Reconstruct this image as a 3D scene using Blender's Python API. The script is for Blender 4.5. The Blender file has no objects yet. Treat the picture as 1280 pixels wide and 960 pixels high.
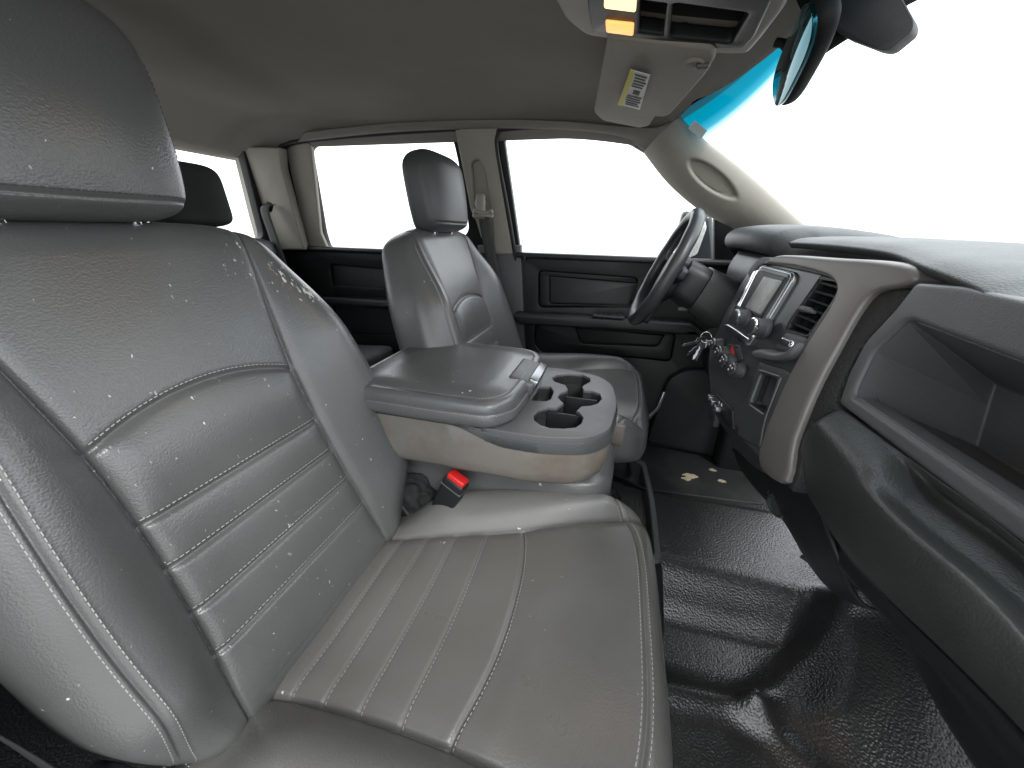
import bpy, bmesh, math, random
import numpy as np
from mathutils import Vector, Matrix
from mathutils.noise import noise as mnoise
random.seed(4)
SC=bpy.context.scene; COL=SC.collection
R=math.radians
# ---------------------------------------------------------------- camera, light, exposure
cam=bpy.data.cameras.new('camera'); camo=bpy.data.objects.new('camera',cam); COL.objects.link(camo)
cam.sensor_width=36; cam.lens=36*480/1280; cam.clip_start=.01; cam.clip_end=200
camo.matrix_world=Matrix(((.965,-.117,.235,0),(.262,.355,-.897,0),(.022,.927,.373,1.0),(0,0,0,1)))
SC.camera=camo
wd=bpy.data.worlds.new('World'); SC.world=wd; wd.use_nodes=True
_n=wd.node_tree.nodes; _l=wd.node_tree.links
bg=_n['Background']; bg.inputs[1].default_value=1.0
_tc=_n.new('ShaderNodeTexCoord'); _sx=_n.new('ShaderNodeSeparateXYZ'); _l.new(_tc.outputs['Generated'],_sx.inputs[0])
_mr=_n.new('ShaderNodeMapRange'); _mr.inputs[1].default_value=-.10; _mr.inputs[2].default_value=.25; _l.new(_sx.outputs['Z'],_mr.inputs[0])
_mx=_n.new('ShaderNodeMix'); _mx.data_type='RGBA'; _mx.inputs[6].default_value=(1.08,1.07,1.05,1); _mx.inputs[7].default_value=(2.7,2.8,2.9,1)
_l.new(_mr.outputs[0],_mx.inputs[0]); _l.new(_mx.outputs[2],bg.inputs[0])
def sun(name,direction,st,ang,col):
    l=bpy.data.lights.new(name,'SUN'); l.energy=st; l.angle=R(ang); l.color=col
    o=bpy.data.objects.new(name,l); COL.objects.link(o)
    o.rotation_euler=Vector(direction).to_track_quat('-Z','Y').to_euler()
sun('sun',(-.50,.62,-.72),1.5,12,(1,.97,.93))
SC.view_settings.view_transform='Standard'; SC.view_settings.look='None'; SC.view_settings.exposure=.32; SC.view_settings.gamma=1
SC.cycles.max_bounces=8; SC.cycles.diffuse_bounces=5

# ---------------------------------------------------------------- materials
def mat(name,col,rough=.5,metal=0,grain=0,gscale=300,gtype='noise',spec=.5,dirt=0,dirtcol=(.3,.27,.22),dscale=4,specks=0,emit=None,var=.12,bdist=.001,speckmask=None,rvar=.1):
    m=bpy.data.materials.new(name); m.use_nodes=True; nt=m.node_tree; N=nt.nodes; Lk=nt.links
    b=N['Principled BSDF']; b.inputs['Roughness'].default_value=rough; b.inputs['Metallic'].default_value=metal
    b.inputs['Specular IOR Level'].default_value=spec
    tc=N.new('ShaderNodeTexCoord')
    def noise(s,d=3,r=.55):
        n=N.new('ShaderNodeTexNoise'); n.inputs['Scale'].default_value=s; n.inputs['Detail'].default_value=d; n.inputs['Roughness'].default_value=r
        Lk.new(tc.outputs['Object'],n.inputs['Vector']); return n
    def ramp(src,a,bb):
        r=N.new('ShaderNodeMapRange'); r.inputs[1].default_value=a; r.inputs[2].default_value=bb; Lk.new(src,r.inputs[0]); r.clamp=True; return r.outputs[0]
    def mix(f,A,B):
        x=N.new('ShaderNodeMix'); x.data_type='RGBA'
        Lk.new(f,x.inputs[0])
        for s,v in ((6,A),(7,B)):
            if isinstance(v,tuple): x.inputs[s].default_value=(*v[:3],1)
            else: Lk.new(v,x.inputs[s])
        return x.outputs[2]
    n1=noise(5,4)
    lo=tuple(c*(1-var) for c in col); hi=tuple(min(1,c*(1+var)) for c in col)
    c=mix(ramp(n1.outputs[0],.3,.7),lo,hi)
    if dirt:
        n2=noise(dscale,6,.65); f=ramp(n2.outputs[0],.5,.72)
        mm=N.new('ShaderNodeMath'); mm.operation='MULTIPLY'; mm.inputs[1].default_value=dirt; Lk.new(f,mm.inputs[0])
        c=mix(mm.outputs[0],c,dirtcol)
    if specks:
        n3=noise(90,2,.5); n4=noise(7,2,.5)
        f1=ramp(n3.outputs[0],.735-.0*specks,.75); f2=ramp(n4.outputs[0],.5,.6)
        mm=N.new('ShaderNodeMath'); mm.operation='MULTIPLY'; Lk.new(f1,mm.inputs[0]); Lk.new(f2,mm.inputs[1])
        c=mix(mm.outputs[0],c,(.6,.6,.57))
    Lk.new(c,b.inputs['Base Color'])
    if rvar:
        nr=noise(9,4); rr=N.new('ShaderNodeMapRange'); rr.inputs[3].default_value=max(.03,rough-rvar); rr.inputs[4].default_value=min(1,rough+rvar)
        Lk.new(nr.outputs[0],rr.inputs[0]); Lk.new(rr.outputs[0],b.inputs['Roughness'])
    if grain:
        bp=N.new('ShaderNodeBump'); bp.inputs['Strength'].default_value=grain; bp.inputs['Distance'].default_value=bdist
        if gtype=='leather':
            v=N.new('ShaderNodeTexVoronoi'); v.feature='SMOOTH_F1'; v.inputs['Scale'].default_value=gscale; v.inputs['Smoothness'].default_value=.4
            nz=noise(gscale*.35,3); ad=N.new('ShaderNodeMix'); ad.data_type='VECTOR'
            ad.inputs[0].default_value=.0025; Lk.new(tc.outputs['Object'],ad.inputs[4]); Lk.new(nz.outputs['Color'],ad.inputs[5]); Lk.new(ad.outputs[1],v.inputs['Vector'])
            Lk.new(v.outputs['Distance'],bp.inputs['Height'])
            bp.invert=True
        else:
            nz=noise(gscale,2,.5); Lk.new(nz.outputs[0],bp.inputs['Height'])
        Lk.new(bp.outputs[0],b.inputs['Normal'])
    if emit:
        b.inputs['Emission Color'].default_value=(*emit[:3],1); b.inputs['Emission Strength'].default_value=emit[3]
    return m
M={}
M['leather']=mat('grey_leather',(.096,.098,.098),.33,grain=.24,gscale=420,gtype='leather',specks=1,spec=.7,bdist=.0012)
def add_peel(m,spots):
    nt=m.node_tree; N=nt.nodes; Lk=nt.links; b=N['Principled BSDF']; src=b.inputs['Base Color'].links[0].from_socket
    tc=N.new('ShaderNodeTexCoord'); tot=None
    for (c,r) in spots:
        d=N.new('ShaderNodeVectorMath'); d.operation='DISTANCE'; Lk.new(tc.outputs['Object'],d.inputs[0]); d.inputs[1].default_value=c
        mr=N.new('ShaderNodeMapRange'); mr.inputs[1].default_value=r; mr.inputs[2].default_value=r*.3; Lk.new(d.outputs['Value'],mr.inputs[0])
        if tot is None: tot=mr.outputs[0]
        else:
            mm=N.new('ShaderNodeMath'); mm.operation='MAXIMUM'; Lk.new(tot,mm.inputs[0]); Lk.new(mr.outputs[0],mm.inputs[1]); tot=mm.outputs[0]
    mp=N.new('ShaderNodeMapping'); mp.inputs['Scale'].default_value=(1,1.7,.8); mp.inputs['Rotation'].default_value=(.5,.3,.2); Lk.new(tc.outputs['Object'],mp.inputs[0])
    nz=N.new('ShaderNodeTexNoise'); nz.inputs['Scale'].default_value=95; nz.inputs['Detail'].default_value=6; nz.inputs['Roughness'].default_value=.65; Lk.new(mp.outputs[0],nz.inputs['Vector'])
    ad=N.new('ShaderNodeMath'); ad.operation='MULTIPLY_ADD'; Lk.new(tot,ad.inputs[0]); ad.inputs[1].default_value=.16; Lk.new(nz.outputs[0],ad.inputs[2])
    th=N.new('ShaderNodeMapRange'); th.inputs[1].default_value=.69; th.inputs[2].default_value=.715; Lk.new(ad.outputs[0],th.inputs[0])
    mx=N.new('ShaderNodeMix'); mx.data_type='RGBA'; Lk.new(th.outputs[0],mx.inputs[0]); Lk.new(src,mx.inputs[6]); mx.inputs[7].default_value=(.62,.6,.55,1); Lk.new(mx.outputs[2],b.inputs['Base Color'])
M['leather_peeling']=mat('grey_leather_peeling',(.096,.098,.098),.33,grain=.24,gscale=420,gtype='leather',specks=1,spec=.7,bdist=.0012)
add_peel(M['leather_peeling'],[((-0.5721,0.5094,0.9753),.035),((-0.5571,0.5062,0.9342),.035),((-0.5495,0.5085,0.9133),.025),((-0.5592,0.5487,0.9397),.03),((-0.5507,0.5633,0.9165),.04),((-0.5396,0.5924,0.8858),.04),((-0.5082,0.6312,0.7998),.035),((-0.5511,0.4207,0.9176),.02),((-0.4262,0.3666,0.5744),.028),((-0.4379,0.3516,0.6067),.022)])
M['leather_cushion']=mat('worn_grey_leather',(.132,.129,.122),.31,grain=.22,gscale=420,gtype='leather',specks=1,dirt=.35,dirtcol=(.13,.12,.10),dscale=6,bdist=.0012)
M['dark_leather']=mat('dark_grey_leather',(.06,.063,.065),.45,grain=.2,gscale=400,gtype='leather',bdist=.001)
M['stitch']=mat('stitch_thread',(.38,.37,.35),.8)
M['dark_stitch']=mat('dark_thread',(.05,.05,.05),.8)
M['black']=mat('black_plastic',(.013,.014,.015),.42,grain=.2,gscale=900,spec=.35)
M['soft']=mat('charcoal_soft_plastic',(.05,.055,.057),.5,grain=.5,gscale=420,gtype='leather',bdist=.001)
M['glove']=mat('black_grained_plastic',(.030,.033,.033),.42,spec=.4,grain=.35,gscale=460,gtype='leather',dirt=.25,dirtcol=(.1,.1,.09),bdist=.001)
M['grey']=mat('mid_grey_plastic',(.085,.087,.09),.45,grain=.25,gscale=600,gtype='leather',bdist=.0008)
M['weave']=mat('black_knit_band',(.018,.019,.02),.7,grain=.6,gscale=420,gtype='leather',bdist=.002)
M['doorblack']=mat('door_black_plastic',(.008,.009,.0095),.40,spec=.35,grain=.2,gscale=900)
M['doorinsert']=mat('door_grained_plastic',(.016,.017,.018),.42,grain=.3,gscale=500,gtype='leather',bdist=.0008)
M['matteblack']=mat('matte_black_plastic',(.007,.0075,.008),.65,grain=.2,gscale=900,spec=.25)
M['silver']=mat('warm_silver_trim',(.158,.148,.142),.42,metal=.3,grain=.1,gscale=1500,var=.05)
M['satin']=mat('satin_black_panel',(.035,.042,.043),.3,grain=.05,gscale=900)
M['chrome']=mat('chrome',(.75,.76,.77),.14,metal=1,var=.02,rvar=.02)
M['darkchrome']=mat('smoked_metal',(.25,.26,.27),.25,metal=.9,var=.05,rvar=.04)
M['beige']=mat('beige_plastic',(.30,.282,.245),.55,grain=.2,gscale=700,var=.06)
M['beige_dirty']=mat('stained_grey_beige_plastic',(.165,.152,.136),.5,grain=.25,gscale=500,gtype='leather',dirt=.8,dirtcol=(.11,.088,.065),dscale=7,bdist=.0008)
M['fabric']=mat('headliner_fabric',(.225,.212,.19),.95,grain=.5,gscale=1400,var=.05,spec=.1)
M['visorvinyl']=mat('visor_vinyl',(.25,.235,.20),.75,grain=.2,gscale=900,var=.06,dirt=.2)
M['rubber']=mat('black_rubber_floor',(.022,.022,.023),.34,grain=.6,gscale=210,gtype='leather',bdist=.0018,spec=1.0,dirt=.25,dirtcol=(.05,.047,.04),dscale=5,rvar=.08)
M['mat']=mat('dusty_rubber_mat',(.028,.031,.033),.5,grain=.5,gscale=500,dirt=.5,dirtcol=(.09,.085,.065),dscale=5)
M['seal']=mat('rubber_seal',(.012,.012,.012),.6)
M['belt']=mat('belt_webbing',(.055,.056,.055),.8,grain=.4,gscale=1500)
M['red']=mat('red_plastic',(.65,.02,.02),.35,var=.04)
M['wheel']=mat('wheel_leather',(.032,.035,.037),.38,grain=.2,gscale=500,gtype='leather',bdist=.0008)
M['paper']=mat('white_label',(.68,.68,.66),.7,var=.04)
M['yellow']=mat('yellow_label_strip',(.62,.55,.12),.7,var=.04)
M['ink']=mat('label_print',(.06,.06,.06),.8)
M['white']=mat('white_print',(.7,.7,.7),.6)
M['redprint']=mat('red_print',(.45,.03,.03),.6)
M['screen']=mat('display_glass',(.20,.23,.215),.28,var=.07,spec=.8,rvar=.03)  # grey-green base colour stands in for the reflection on the glass
M['lamp']=mat('lit_lamp',(.9,.5,.2),.4,emit=(1,.40,.10,1.1))
M['lamphot']=mat('hot_lamp',(1,.8,.5),.4,emit=(1,.6,.22,1.9))
M['paint']=mat('wet_dark_paint',(.03,.034,.036),.15)
M['foam']=mat('torn_foam',(.55,.48,.33),.9,grain=.6,gscale=200,var=.3)
M['darkfab']=mat('black_fabric',(.012,.013,.013),.85,grain=.5,gscale=900)
def glassmat(name,col,gl=.06,tint=False):
    m=bpy.data.materials.new(name); m.use_nodes=True; nt=m.node_tree; N=nt.nodes; Lk=nt.links
    N.remove(N['Principled BSDF']); out=N['Material Output']
    t=N.new('ShaderNodeBsdfTransparent'); t.inputs[0].default_value=(*col,1)
    g=N.new('ShaderNodeBsdfGlossy'); g.inputs['Roughness'].default_value=.02
    fr=N.new('ShaderNodeLayerWeight'); fr.inputs[0].default_value=.15
    ml=N.new('ShaderNodeMath'); ml.operation='MULTIPLY'; ml.inputs[1].default_value=gl*3; Lk.new(fr.outputs['Fresnel'],ml.inputs[0])
    mx=N.new('ShaderNodeMixShader'); Lk.new(ml.outputs[0],mx.inputs[0]); Lk.new(t.outputs[0],mx.inputs[1]); Lk.new(g.outputs[0],mx.inputs[2])
    Lk.new(mx.outputs[0],out.inputs[0])
    if tint:
        at=N.new('ShaderNodeAttribute'); at.attribute_name='band'
        cr=N.new('ShaderNodeValToRGB'); e=cr.color_ramp.elements
        e[0].position=0; e[0].color=(.004,.03,.042,1); e[1].position=1; e[1].color=(.98,1,1,1)
        for p,c in ((.22,(.005,.036,.05,1)),(.25,(0,.088,.130,1)),(.52,(0,.10,.150,1)),(.72,(.02,.17,.23,1)),(.88,(.35,.5,.55,1))):
            x=e.new(p); x.color=c
        Lk.new(at.outputs['Fac'],cr.inputs[0]); Lk.new(cr.outputs[0],t.inputs[0])
    return m
M['glass']=glassmat('clear_glass',(.97,.98,.98))
M['tint']=glassmat('banded_windshield_glass',(.97,1,1),tint=True)

# ---------------------------------------------------------------- helpers
def link(name,me,m,parent=None,kind=None):
    o=bpy.data.objects.new(name,me); COL.objects.link(o)
    if m is not None:
        me.materials.clear(); me.materials.append(M[m] if isinstance(m,str) else m)
    if parent is not None: o.parent=parent
    if kind: o['kind']=kind
    return o
def thing(name,label,cat,loc=(0,0,0),group=None):
    o=bpy.data.objects.new(name,None); COL.objects.link(o); o.empty_display_size=.05
    o['label']=label; o['category']=cat
    if group: o['group']=group
    return o
def tag(o,label,cat,group=None):
    o['label']=label; o['category']=cat
    if group: o['group']=group
    return o
def sharp(me,ang=38):
    bm=bmesh.new(); bm.from_mesh(me)
    for f in bm.faces: f.smooth=True
    for e in bm.edges:
        if len(e.link_faces)==2: e.smooth = e.calc_face_angle(0)<R(ang)
    bm.to_mesh(me); bm.free()
def mesh(name,vs,fs,m,parent=None,ang=38,recalc=False,kind=None):
    me=bpy.data.meshes.new(name); me.from_pydata([tuple(v) for v in vs],[],fs)
    if recalc:
        bm=bmesh.new(); bm.from_mesh(me); bmesh.ops.remove_doubles(bm,verts=bm.verts,dist=1e-6); bmesh.ops.recalc_face_normals(bm,faces=bm.faces); bm.to_mesh(me); bm.free()
    sharp(me,ang); return link(name,me,m,parent,kind)
def grid(name,P,m,parent=None,thick=0,closed_u=False,ang=60,kind=None,off=None):
    """P: array (n,k,3)"""
    P=np.asarray(P,float); n,k,_=P.shape
    vs=P.reshape(-1,3); fs=[]
    kk=k if closed_u else k-1
    for i in range(n-1):
        for j in range(kk):
            a=i*k+j; b=i*k+(j+1)%k
            fs.append((a,b,b+k,a+k))
    vs=[tuple(v) for v in vs]
    me=bpy.data.meshes.new(name); me.from_pydata(vs,[],fs)
    me.polygons.foreach_set('use_smooth',[True]*len(me.polygons))
    o=link(name,me,m,parent,kind)
    if thick:
        md=o.modifiers.new('thick','SOLIDIFY'); md.thickness=abs(thick); md.offset=1 if thick>0 else -1
    return o
def cr(pts,n=6,closed=True):
    pts=[Vector(p) for p in pts]; out=[]; N_=len(pts)
    rng=range(N_) if closed else range(N_-1)
    for i in rng:
        if closed: p0,p1,p2,p3=pts[i-1],pts[i],pts[(i+1)%N_],pts[(i+2)%N_]
        else: p0,p1,p2,p3=pts[max(i-1,0)],pts[i],pts[i+1],pts[min(i+2,N_-1)]
        for k in range(n):
            t=k/n
            out.append(.5*((2*p1)+(p2-p0)*t+(2*p0-5*p1+4*p2-p3)*t*t+(3*p1-p0-3*p2+p3)*t**3))
    if not closed: out.append(pts[-1])
    return out
def rnd(pts,r,n=5):
    """round polygon corners; r number or list"""
    pts=[Vector(p) for p in pts]; out=[]; N_=len(pts)
    for i in range(N_):
        ri=r[i] if isinstance(r,(list,tuple)) else r
        p=pts[i]; a=pts[i-1]-p; b=pts[(i+1)%N_]-p
        d=min(ri,a.length*.45,b.length*.45)
        if d<1e-5: out.append(p); continue
        A=p+a.normalized()*d; B=p+b.normalized()*d
        for k in range(n+1):
            t=k/n; out.append(A*(1-t)**2+p*2*t*(1-t)+B*t*t)
    return out
def plate(name,outline,fn,thick,m,parent=None,holes=(),bevel=.002,kind=None,seg=2,maxe=None,ang=35):
    """outline in 2-D (a,b); fn(a,b,c)->world, c = 0 at the face, negative behind"""
    cu=bpy.data.curves.new(name,'CURVE'); cu.dimensions='2D'; cu.fill_mode='BOTH'
    bv=min(bevel,thick*.45)
    cu.extrude=max(thick/2-bv,1e-5); cu.bevel_depth=bv; cu.bevel_resolution=seg; cu.offset=-bv
    for poly in [outline,*holes]:
        s=cu.splines.new('POLY'); s.points.add(len(poly)-1); s.use_cyclic_u=True
        for q,p in zip(s.points,poly): q.co=(p[0],p[1],0,1)
    o=bpy.data.objects.new('tmp',cu); COL.objects.link(o)
    dg=bpy.context.evaluated_depsgraph_get(); me=bpy.data.meshes.new_from_object(o.evaluated_get(dg))
    bpy.data.objects.remove(o); me.name=name
    bm=bmesh.new(); bm.from_mesh(me)
    bmesh.ops.remove_doubles(bm,verts=bm.verts,dist=1e-6)
    if maxe:
        bmesh.ops.triangulate(bm,faces=bm.faces)
        for _ in range(5):
            es=[e for e in bm.edges if e.calc_length()>maxe]
            if not es: break
            bmesh.ops.subdivide_edges(bm,edges=es,cuts=1); bmesh.ops.triangulate(bm,faces=[f for f in bm.faces if len(f.verts)>3])
    for v in bm.verts: v.co=fn(v.co.x,v.co.y,v.co.z-thick/2)
    bmesh.ops.recalc_face_normals(bm,faces=bm.faces)
    bm.to_mesh(me); bm.free(); sharp(me,ang)
    return link(name,me,m,parent,kind)
def box(name,c,s,m,parent=None,bevel=.004,rot=None,seg=3,kind=None):
    bm=bmesh.new(); bmesh.ops.create_cube(bm,size=1)
    for v in bm.verts: v.co=Vector((v.co.x*s[0],v.co.y*s[1],v.co.z*s[2]))
    if bevel: bmesh.ops.bevel(bm,geom=bm.edges[:],offset=min(bevel,min(s)*.45),segments=seg,profile=.5,affect='EDGES')
    mtx=Matrix.Translation(Vector(c))
    if rot is not None: mtx=mtx@rot.to_4x4()
    bm.transform(mtx)
    me=bpy.data.meshes.new(name); bm.to_mesh(me); bm.free(); sharp(me,30); return link(name,me,m,parent,kind)
def frame_from(a,b=Vector((0,0,1))):
    a=Vector(a).normalized(); x=b.cross(a)
    if x.length<1e-4: x=Vector((1,0,0)).cross(a)
    x.normalize(); y=a.cross(x); return x,y,a
def lathe(name,o,axis,prof,m,parent=None,n=40,ang=35,kind=None,sx=1):
    """prof list of (radius, height along axis)"""
    x,y,a=frame_from(axis); o=Vector(o); vs=[];fs=[]
    for r,h in prof:
        for k in range(n):
            t=2*math.pi*k/n; vs.append(o+x*(r*math.cos(t)*sx)+y*r*math.sin(t)+a*h)
    for i in range(len(prof)-1):
        for k in range(n): fs.append((i*n+k,i*n+(k+1)%n,(i+1)*n+(k+1)%n,(i+1)*n+k))
    fs.append(tuple(range(n))[::-1]); fs.append(tuple((len(prof)-1)*n+k for k in range(n)))
    return mesh(name,vs,fs,m,parent,ang,recalc=True,kind=kind)
def tube(name,pts,r,m,parent=None,n=12,closed=False,flat=1,kind=None,up=Vector((0,0,1))):
    pts=[Vector(p) for p in pts]; vs=[];fs=[];N_=len(pts)
    for i,p in enumerate(pts):
        if closed: t=pts[(i+1)%N_]-pts[i-1]
        else: t=pts[min(i+1,N_-1)]-pts[max(i-1,0)]
        t.normalize(); x=t.cross(up); x.normalize(); y=x.cross(t)
        rr=r[i] if isinstance(r,(list,tuple)) else r
        for k in range(n):
            a=2*math.pi*k/n; vs.append(p+x*math.cos(a)*rr+y*math.sin(a)*rr*flat)
    for i in range(N_ if closed else N_-1):
        for k in range(n):
            j=(i+1)%N_; fs.append((i*n+k,i*n+(k+1)%n,j*n+(k+1)%n,j*n+k))
    if not closed: fs.append(tuple(range(n))[::-1]); fs.append(tuple((N_-1)*n+k for k in range(n)))
    return mesh(name,vs,fs,m,parent,50,recalc=True,kind=kind)
def prism(name,poly,vec,m,parent=None,bevel=.003,seg=3,kind=None):
    """3-D polygon extruded along vec, all edges bevelled"""
    bm=bmesh.new(); vs=[bm.verts.new(p) for p in poly]; f=bm.faces.new(vs)
    r=bmesh.ops.extrude_face_region(bm,geom=[f])
    for v in [g for g in r['geom'] if isinstance(g,bmesh.types.BMVert)]: v.co+=Vector(vec)
    bmesh.ops.recalc_face_normals(bm,faces=bm.faces)
    if bevel: bmesh.ops.bevel(bm,geom=bm.edges[:],offset=bevel,segments=seg,profile=.5,affect='EDGES',clamp_overlap=True)
    me=bpy.data.meshes.new(name); bm.to_mesh(me); bm.free(); sharp(me,32); return link(name,me,m,parent,kind)
def loft(name,rings,m,parent=None,ang=50,cap=True,kind=None):
    k=len(rings[0]); vs=[p for r in rings for p in r]; fs=[]
    for i in range(len(rings)-1):
        for j in range(k): fs.append((i*k+j,i*k+(j+1)%k,(i+1)*k+(j+1)%k,(i+1)*k+j))
    if cap: fs.append(tuple(range(k))[::-1]); fs.append(tuple((len(rings)-1)*k+j for j in range(k)))
    return mesh(name,vs,fs,m,parent,ang,recalc=True,kind=kind)
def sstep(x,a,b):
    t=np.clip((x-a)/(b-a),0,1); return t*t*(3-2*t)

# ---------------------------------------------------------------- soft pads (seat parts)
class Pad:
    """closed cushion: s along S, u across U, n along N (front); e = squareness of the section"""
    asym=None
    def px(q,u,s):
        if not q.asym: return u
        h=q.asym[0](s); return np.where(u<-h,-(h+(-u-h)*q.asym[1]),u)
    def __init__(q,O,U,S,N,s0,s1,W,DF,DB,ends,disp,e=4.5,ee=3.0):
        q.O,q.U,q.S,q.N=[np.array(v,float) for v in (O,U,S,N)]; q.s0,q.s1=s0,s1;q.W=W;q.DF=DF;q.DB=DB;q.ends=ends;q.disp=disp;q.e=e;q.ee=ee
    def shr(q,s):
        # shrink factor towards the two ends
        a,b=q.ends; k=1.0
        if a>0 and s<q.s0+a: k*=max(0,1-((q.s0+a-s)/a)**q.ee)**(1/q.ee)
        if b>0 and s>q.s1-b: k*=max(0,1-((s-q.s1+b)/b)**q.ee)**(1/q.ee)
        return k
    def shw(q,s):
        a,b=[v*2.1 for v in q.ends]; k=1.0
        if a>0 and s<q.s0+a: k*=max(0,1-((q.s0+a-s)/a)**4.2)**(1/4.2)
        if b>0 and s>q.s1-b: k*=max(0,1-((s-q.s1+b)/b)**4.2)**(1/4.2)
        return k
    def front(q,u,s):
        k=q.shr(s); w=q.W(s)*q.shw(s)
        x=min(abs(u)/max(w,1e-6),1); c=(1-x**q.e)**(1/q.e)
        return q.DF*k*c-q.DF+float(q.disp(np.array([u]),s)[0])*c*min(1,k*1.2)
    def pt(q,u,s,off=0): return q.O+q.U*float(q.px(u,s))+q.S*s+q.N*(q.front(u,s)+off)
    def build(q,name,m,parent,ns=200,nc=300,kind=None):
        th=np.linspace(0,2*np.pi,2400,endpoint=False); rows=[]
        t=np.linspace(0,1,ns); t=.35*t+.65*(.5-.5*np.cos(np.pi*t))
        for s in q.s0+(q.s1-q.s0)*t:
            k=max(q.shr(s),1e-3); w=max(q.W(s)*q.shw(s),1e-3)
            c,sn=np.cos(th),np.sin(th)
            u=w*np.sign(c)*np.abs(c)**(2/q.e); nn=np.sign(sn)*np.abs(sn)**(2/q.e)
            d=np.where(nn>0,q.DF,q.DB)*k; n=nn*d
            P=np.stack([u,n],1); P2=np.vstack([P,P[:1]]); L=np.r_[0,np.cumsum(np.linalg.norm(np.diff(P2,axis=0),axis=1))]
            # front half gets 3/4 of the points
            half=L[1200]; tt=np.r_[np.linspace(0,half,int(nc*.75),endpoint=False),np.linspace(half,L[-1],nc-int(nc*.75),endpoint=False)]
            uu=np.interp(tt,L,P2[:,0]); n2=np.interp(tt,L,P2[:,1])
            cc=np.clip(n2/max(q.DF*k,1e-6),0,1); dd=q.disp(uu,s)*cc*min(1,k*1.2)
            rows.append(q.O[None]+q.px(uu,s)[:,None]*q.U+s*q.S+(n2-q.DF+dd)[:,None]*q.N)
        return grid(name,np.array(rows),m,parent,closed_u=True,kind=kind)
def G(d,w): return np.exp(-(d/w)**2)
def stitches(name,pad,lines,m,parent,step=.0065,ln=.0042,wd=.0011,off=.0006):
    vs=[];fs=[]
    for ln_ in lines:
        pts=[Vector(pad.pt(u,s,off)) for u,s in ln_]
        L=[0]
        for a,b in zip(pts,pts[1:]): L.append(L[-1]+(b-a).length)
        d=0
        while d+ln<L[-1]:
            A=[];
            for q in (d,d+ln):
                i=max(0,min(len(L)-2,int(np.searchsorted(L,q))-1)); f=(q-L[i])/max(1e-9,L[i+1]-L[i]); A.append(pts[i].lerp(pts[i+1],f))
            t=(A[1]-A[0]).normalized(); n=Vector(pad.N); x=t.cross(n).normalized()*wd/2; h=n*wd*.55; mid=(A[0]+A[1])/2
            b=len(vs)
            vs+= [A[0]-x,A[0]+x,mid+x+h*.4,A[1]+x,A[1]-x,mid-x+h*.4,A[0]+h*.2,mid+h,A[1]+h*.2]
            fs+= [(b,b+1,b+6),(b+1,b+2,b+7,b+6),(b+2,b+3,b+8,b+7),(b+3,b+4,b+8),(b+4,b+5,b+7,b+8),(b+5,b,b+6,b+7)]
            d+=step*(1+random.uniform(-.05,.05))
    return mesh(name,vs,fs,m,parent,80,kind='stuff')

# ---------------------------------------------------------------- seats
def sm(x,xs,ys,w=.035): return float(np.mean(np.interp(x+np.linspace(-w,w,9),xs,ys)))
def hwb(s): return float(sm(s,[0,.03,.15,.27,.37,.48,.62],[.160,.157,.146,.140,.142,.156,.175]))
def Wb(s): return float(sm(s,[-.08,0,.06,.12,.25,.34,.43,.50,.56,.64],[.20,.25,.300,.322,.330,.320,.300,.270,.235,.21]))
PLE=[.090,.152,.216,.277]
def arc_s(u): return .372+.032*(1-np.clip(np.abs(u)/.142,0,1)**2)
def We(s): return .272-.50*(s-.2)**2
def disp_back(u,s):
    h=hwb(s); au=np.abs(u); W=Wb(s)
    env=sstep(s,.0,.12)*(1-sstep(s,.40,.60))
    t=np.clip((au-h)/(W-h),0,1)
    d=.052*env*np.sin(np.pi*np.clip(t*.78,0,1))**1.25*(au>h)
    d=d+ .008*(1-env)*sstep(t,0,.5)
    ins=(1-sstep(au,h-.004,h+.001)); puff=sstep(h-au,.0,.035)
    # pleats
    for p in PLE: d=d-ins*.0045*G(s-p,.0035)
    if s<.40:
        pz=[.0]+PLE
        for a,b in zip(pz,pz[1:]):
            if a<=s<b: d=d+puff*.004*math.sin(math.pi*(s-a)/(b-a))**.7
        if s>=PLE[-1]:
            tt=np.clip((s-PLE[-1])/(arc_s(u)-PLE[-1]),0,1); d=d+puff*.009*np.sin(np.pi*tt)**.7
    d=d-ins*.006*G(s-arc_s(u),.005)
    d=d-.006*G(au-h,.0030)
    d=d-.006*G(au-h,.010)*(env*.7+.3)
    # outer edge piping
    e=np.where(u<0,We(s),W*.97); d=d-.0045*G(au-e,.003)+.0015*G(au-e-.008,.004)+.0015*G(au-e+.008,.004)
    return d
a20=R(20)
def make_backrest(O,parent,lm,hr_m,asym=None):
    pad=Pad(O,(0,1,0),(-math.sin(a20),0,math.cos(a20)),(math.cos(a20),0,math.sin(a20)),-.045,.630,Wb,.055,.075,(.05,.055),disp_back,e=4.2,ee=2.4)
    pad.asym=asym
    b=pad.build('backrest',lm,parent,ns=380,nc=520)
    L=[]
    us=lambda k: np.linspace(-1,1,60)*k
    for p in PLE: L.append([(u,p+.006) for u in us(hwb(p)-.004)])
    L.append([(u,float(arc_s(u))+.007) for u in us(.136)])
    st=stitches('pleat_stitching',pad,L,'stitch',b)
    E=[]
    for sg in (-1,1):
        for d in ((-.009,.009) if sg<0 else ()): E.append([(sg*(We(s)+d),s) for s in np.linspace(-.02,.57,90)])
    stitches('piping_stitching',pad,E,'stitch',b)
    return pad,b
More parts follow.
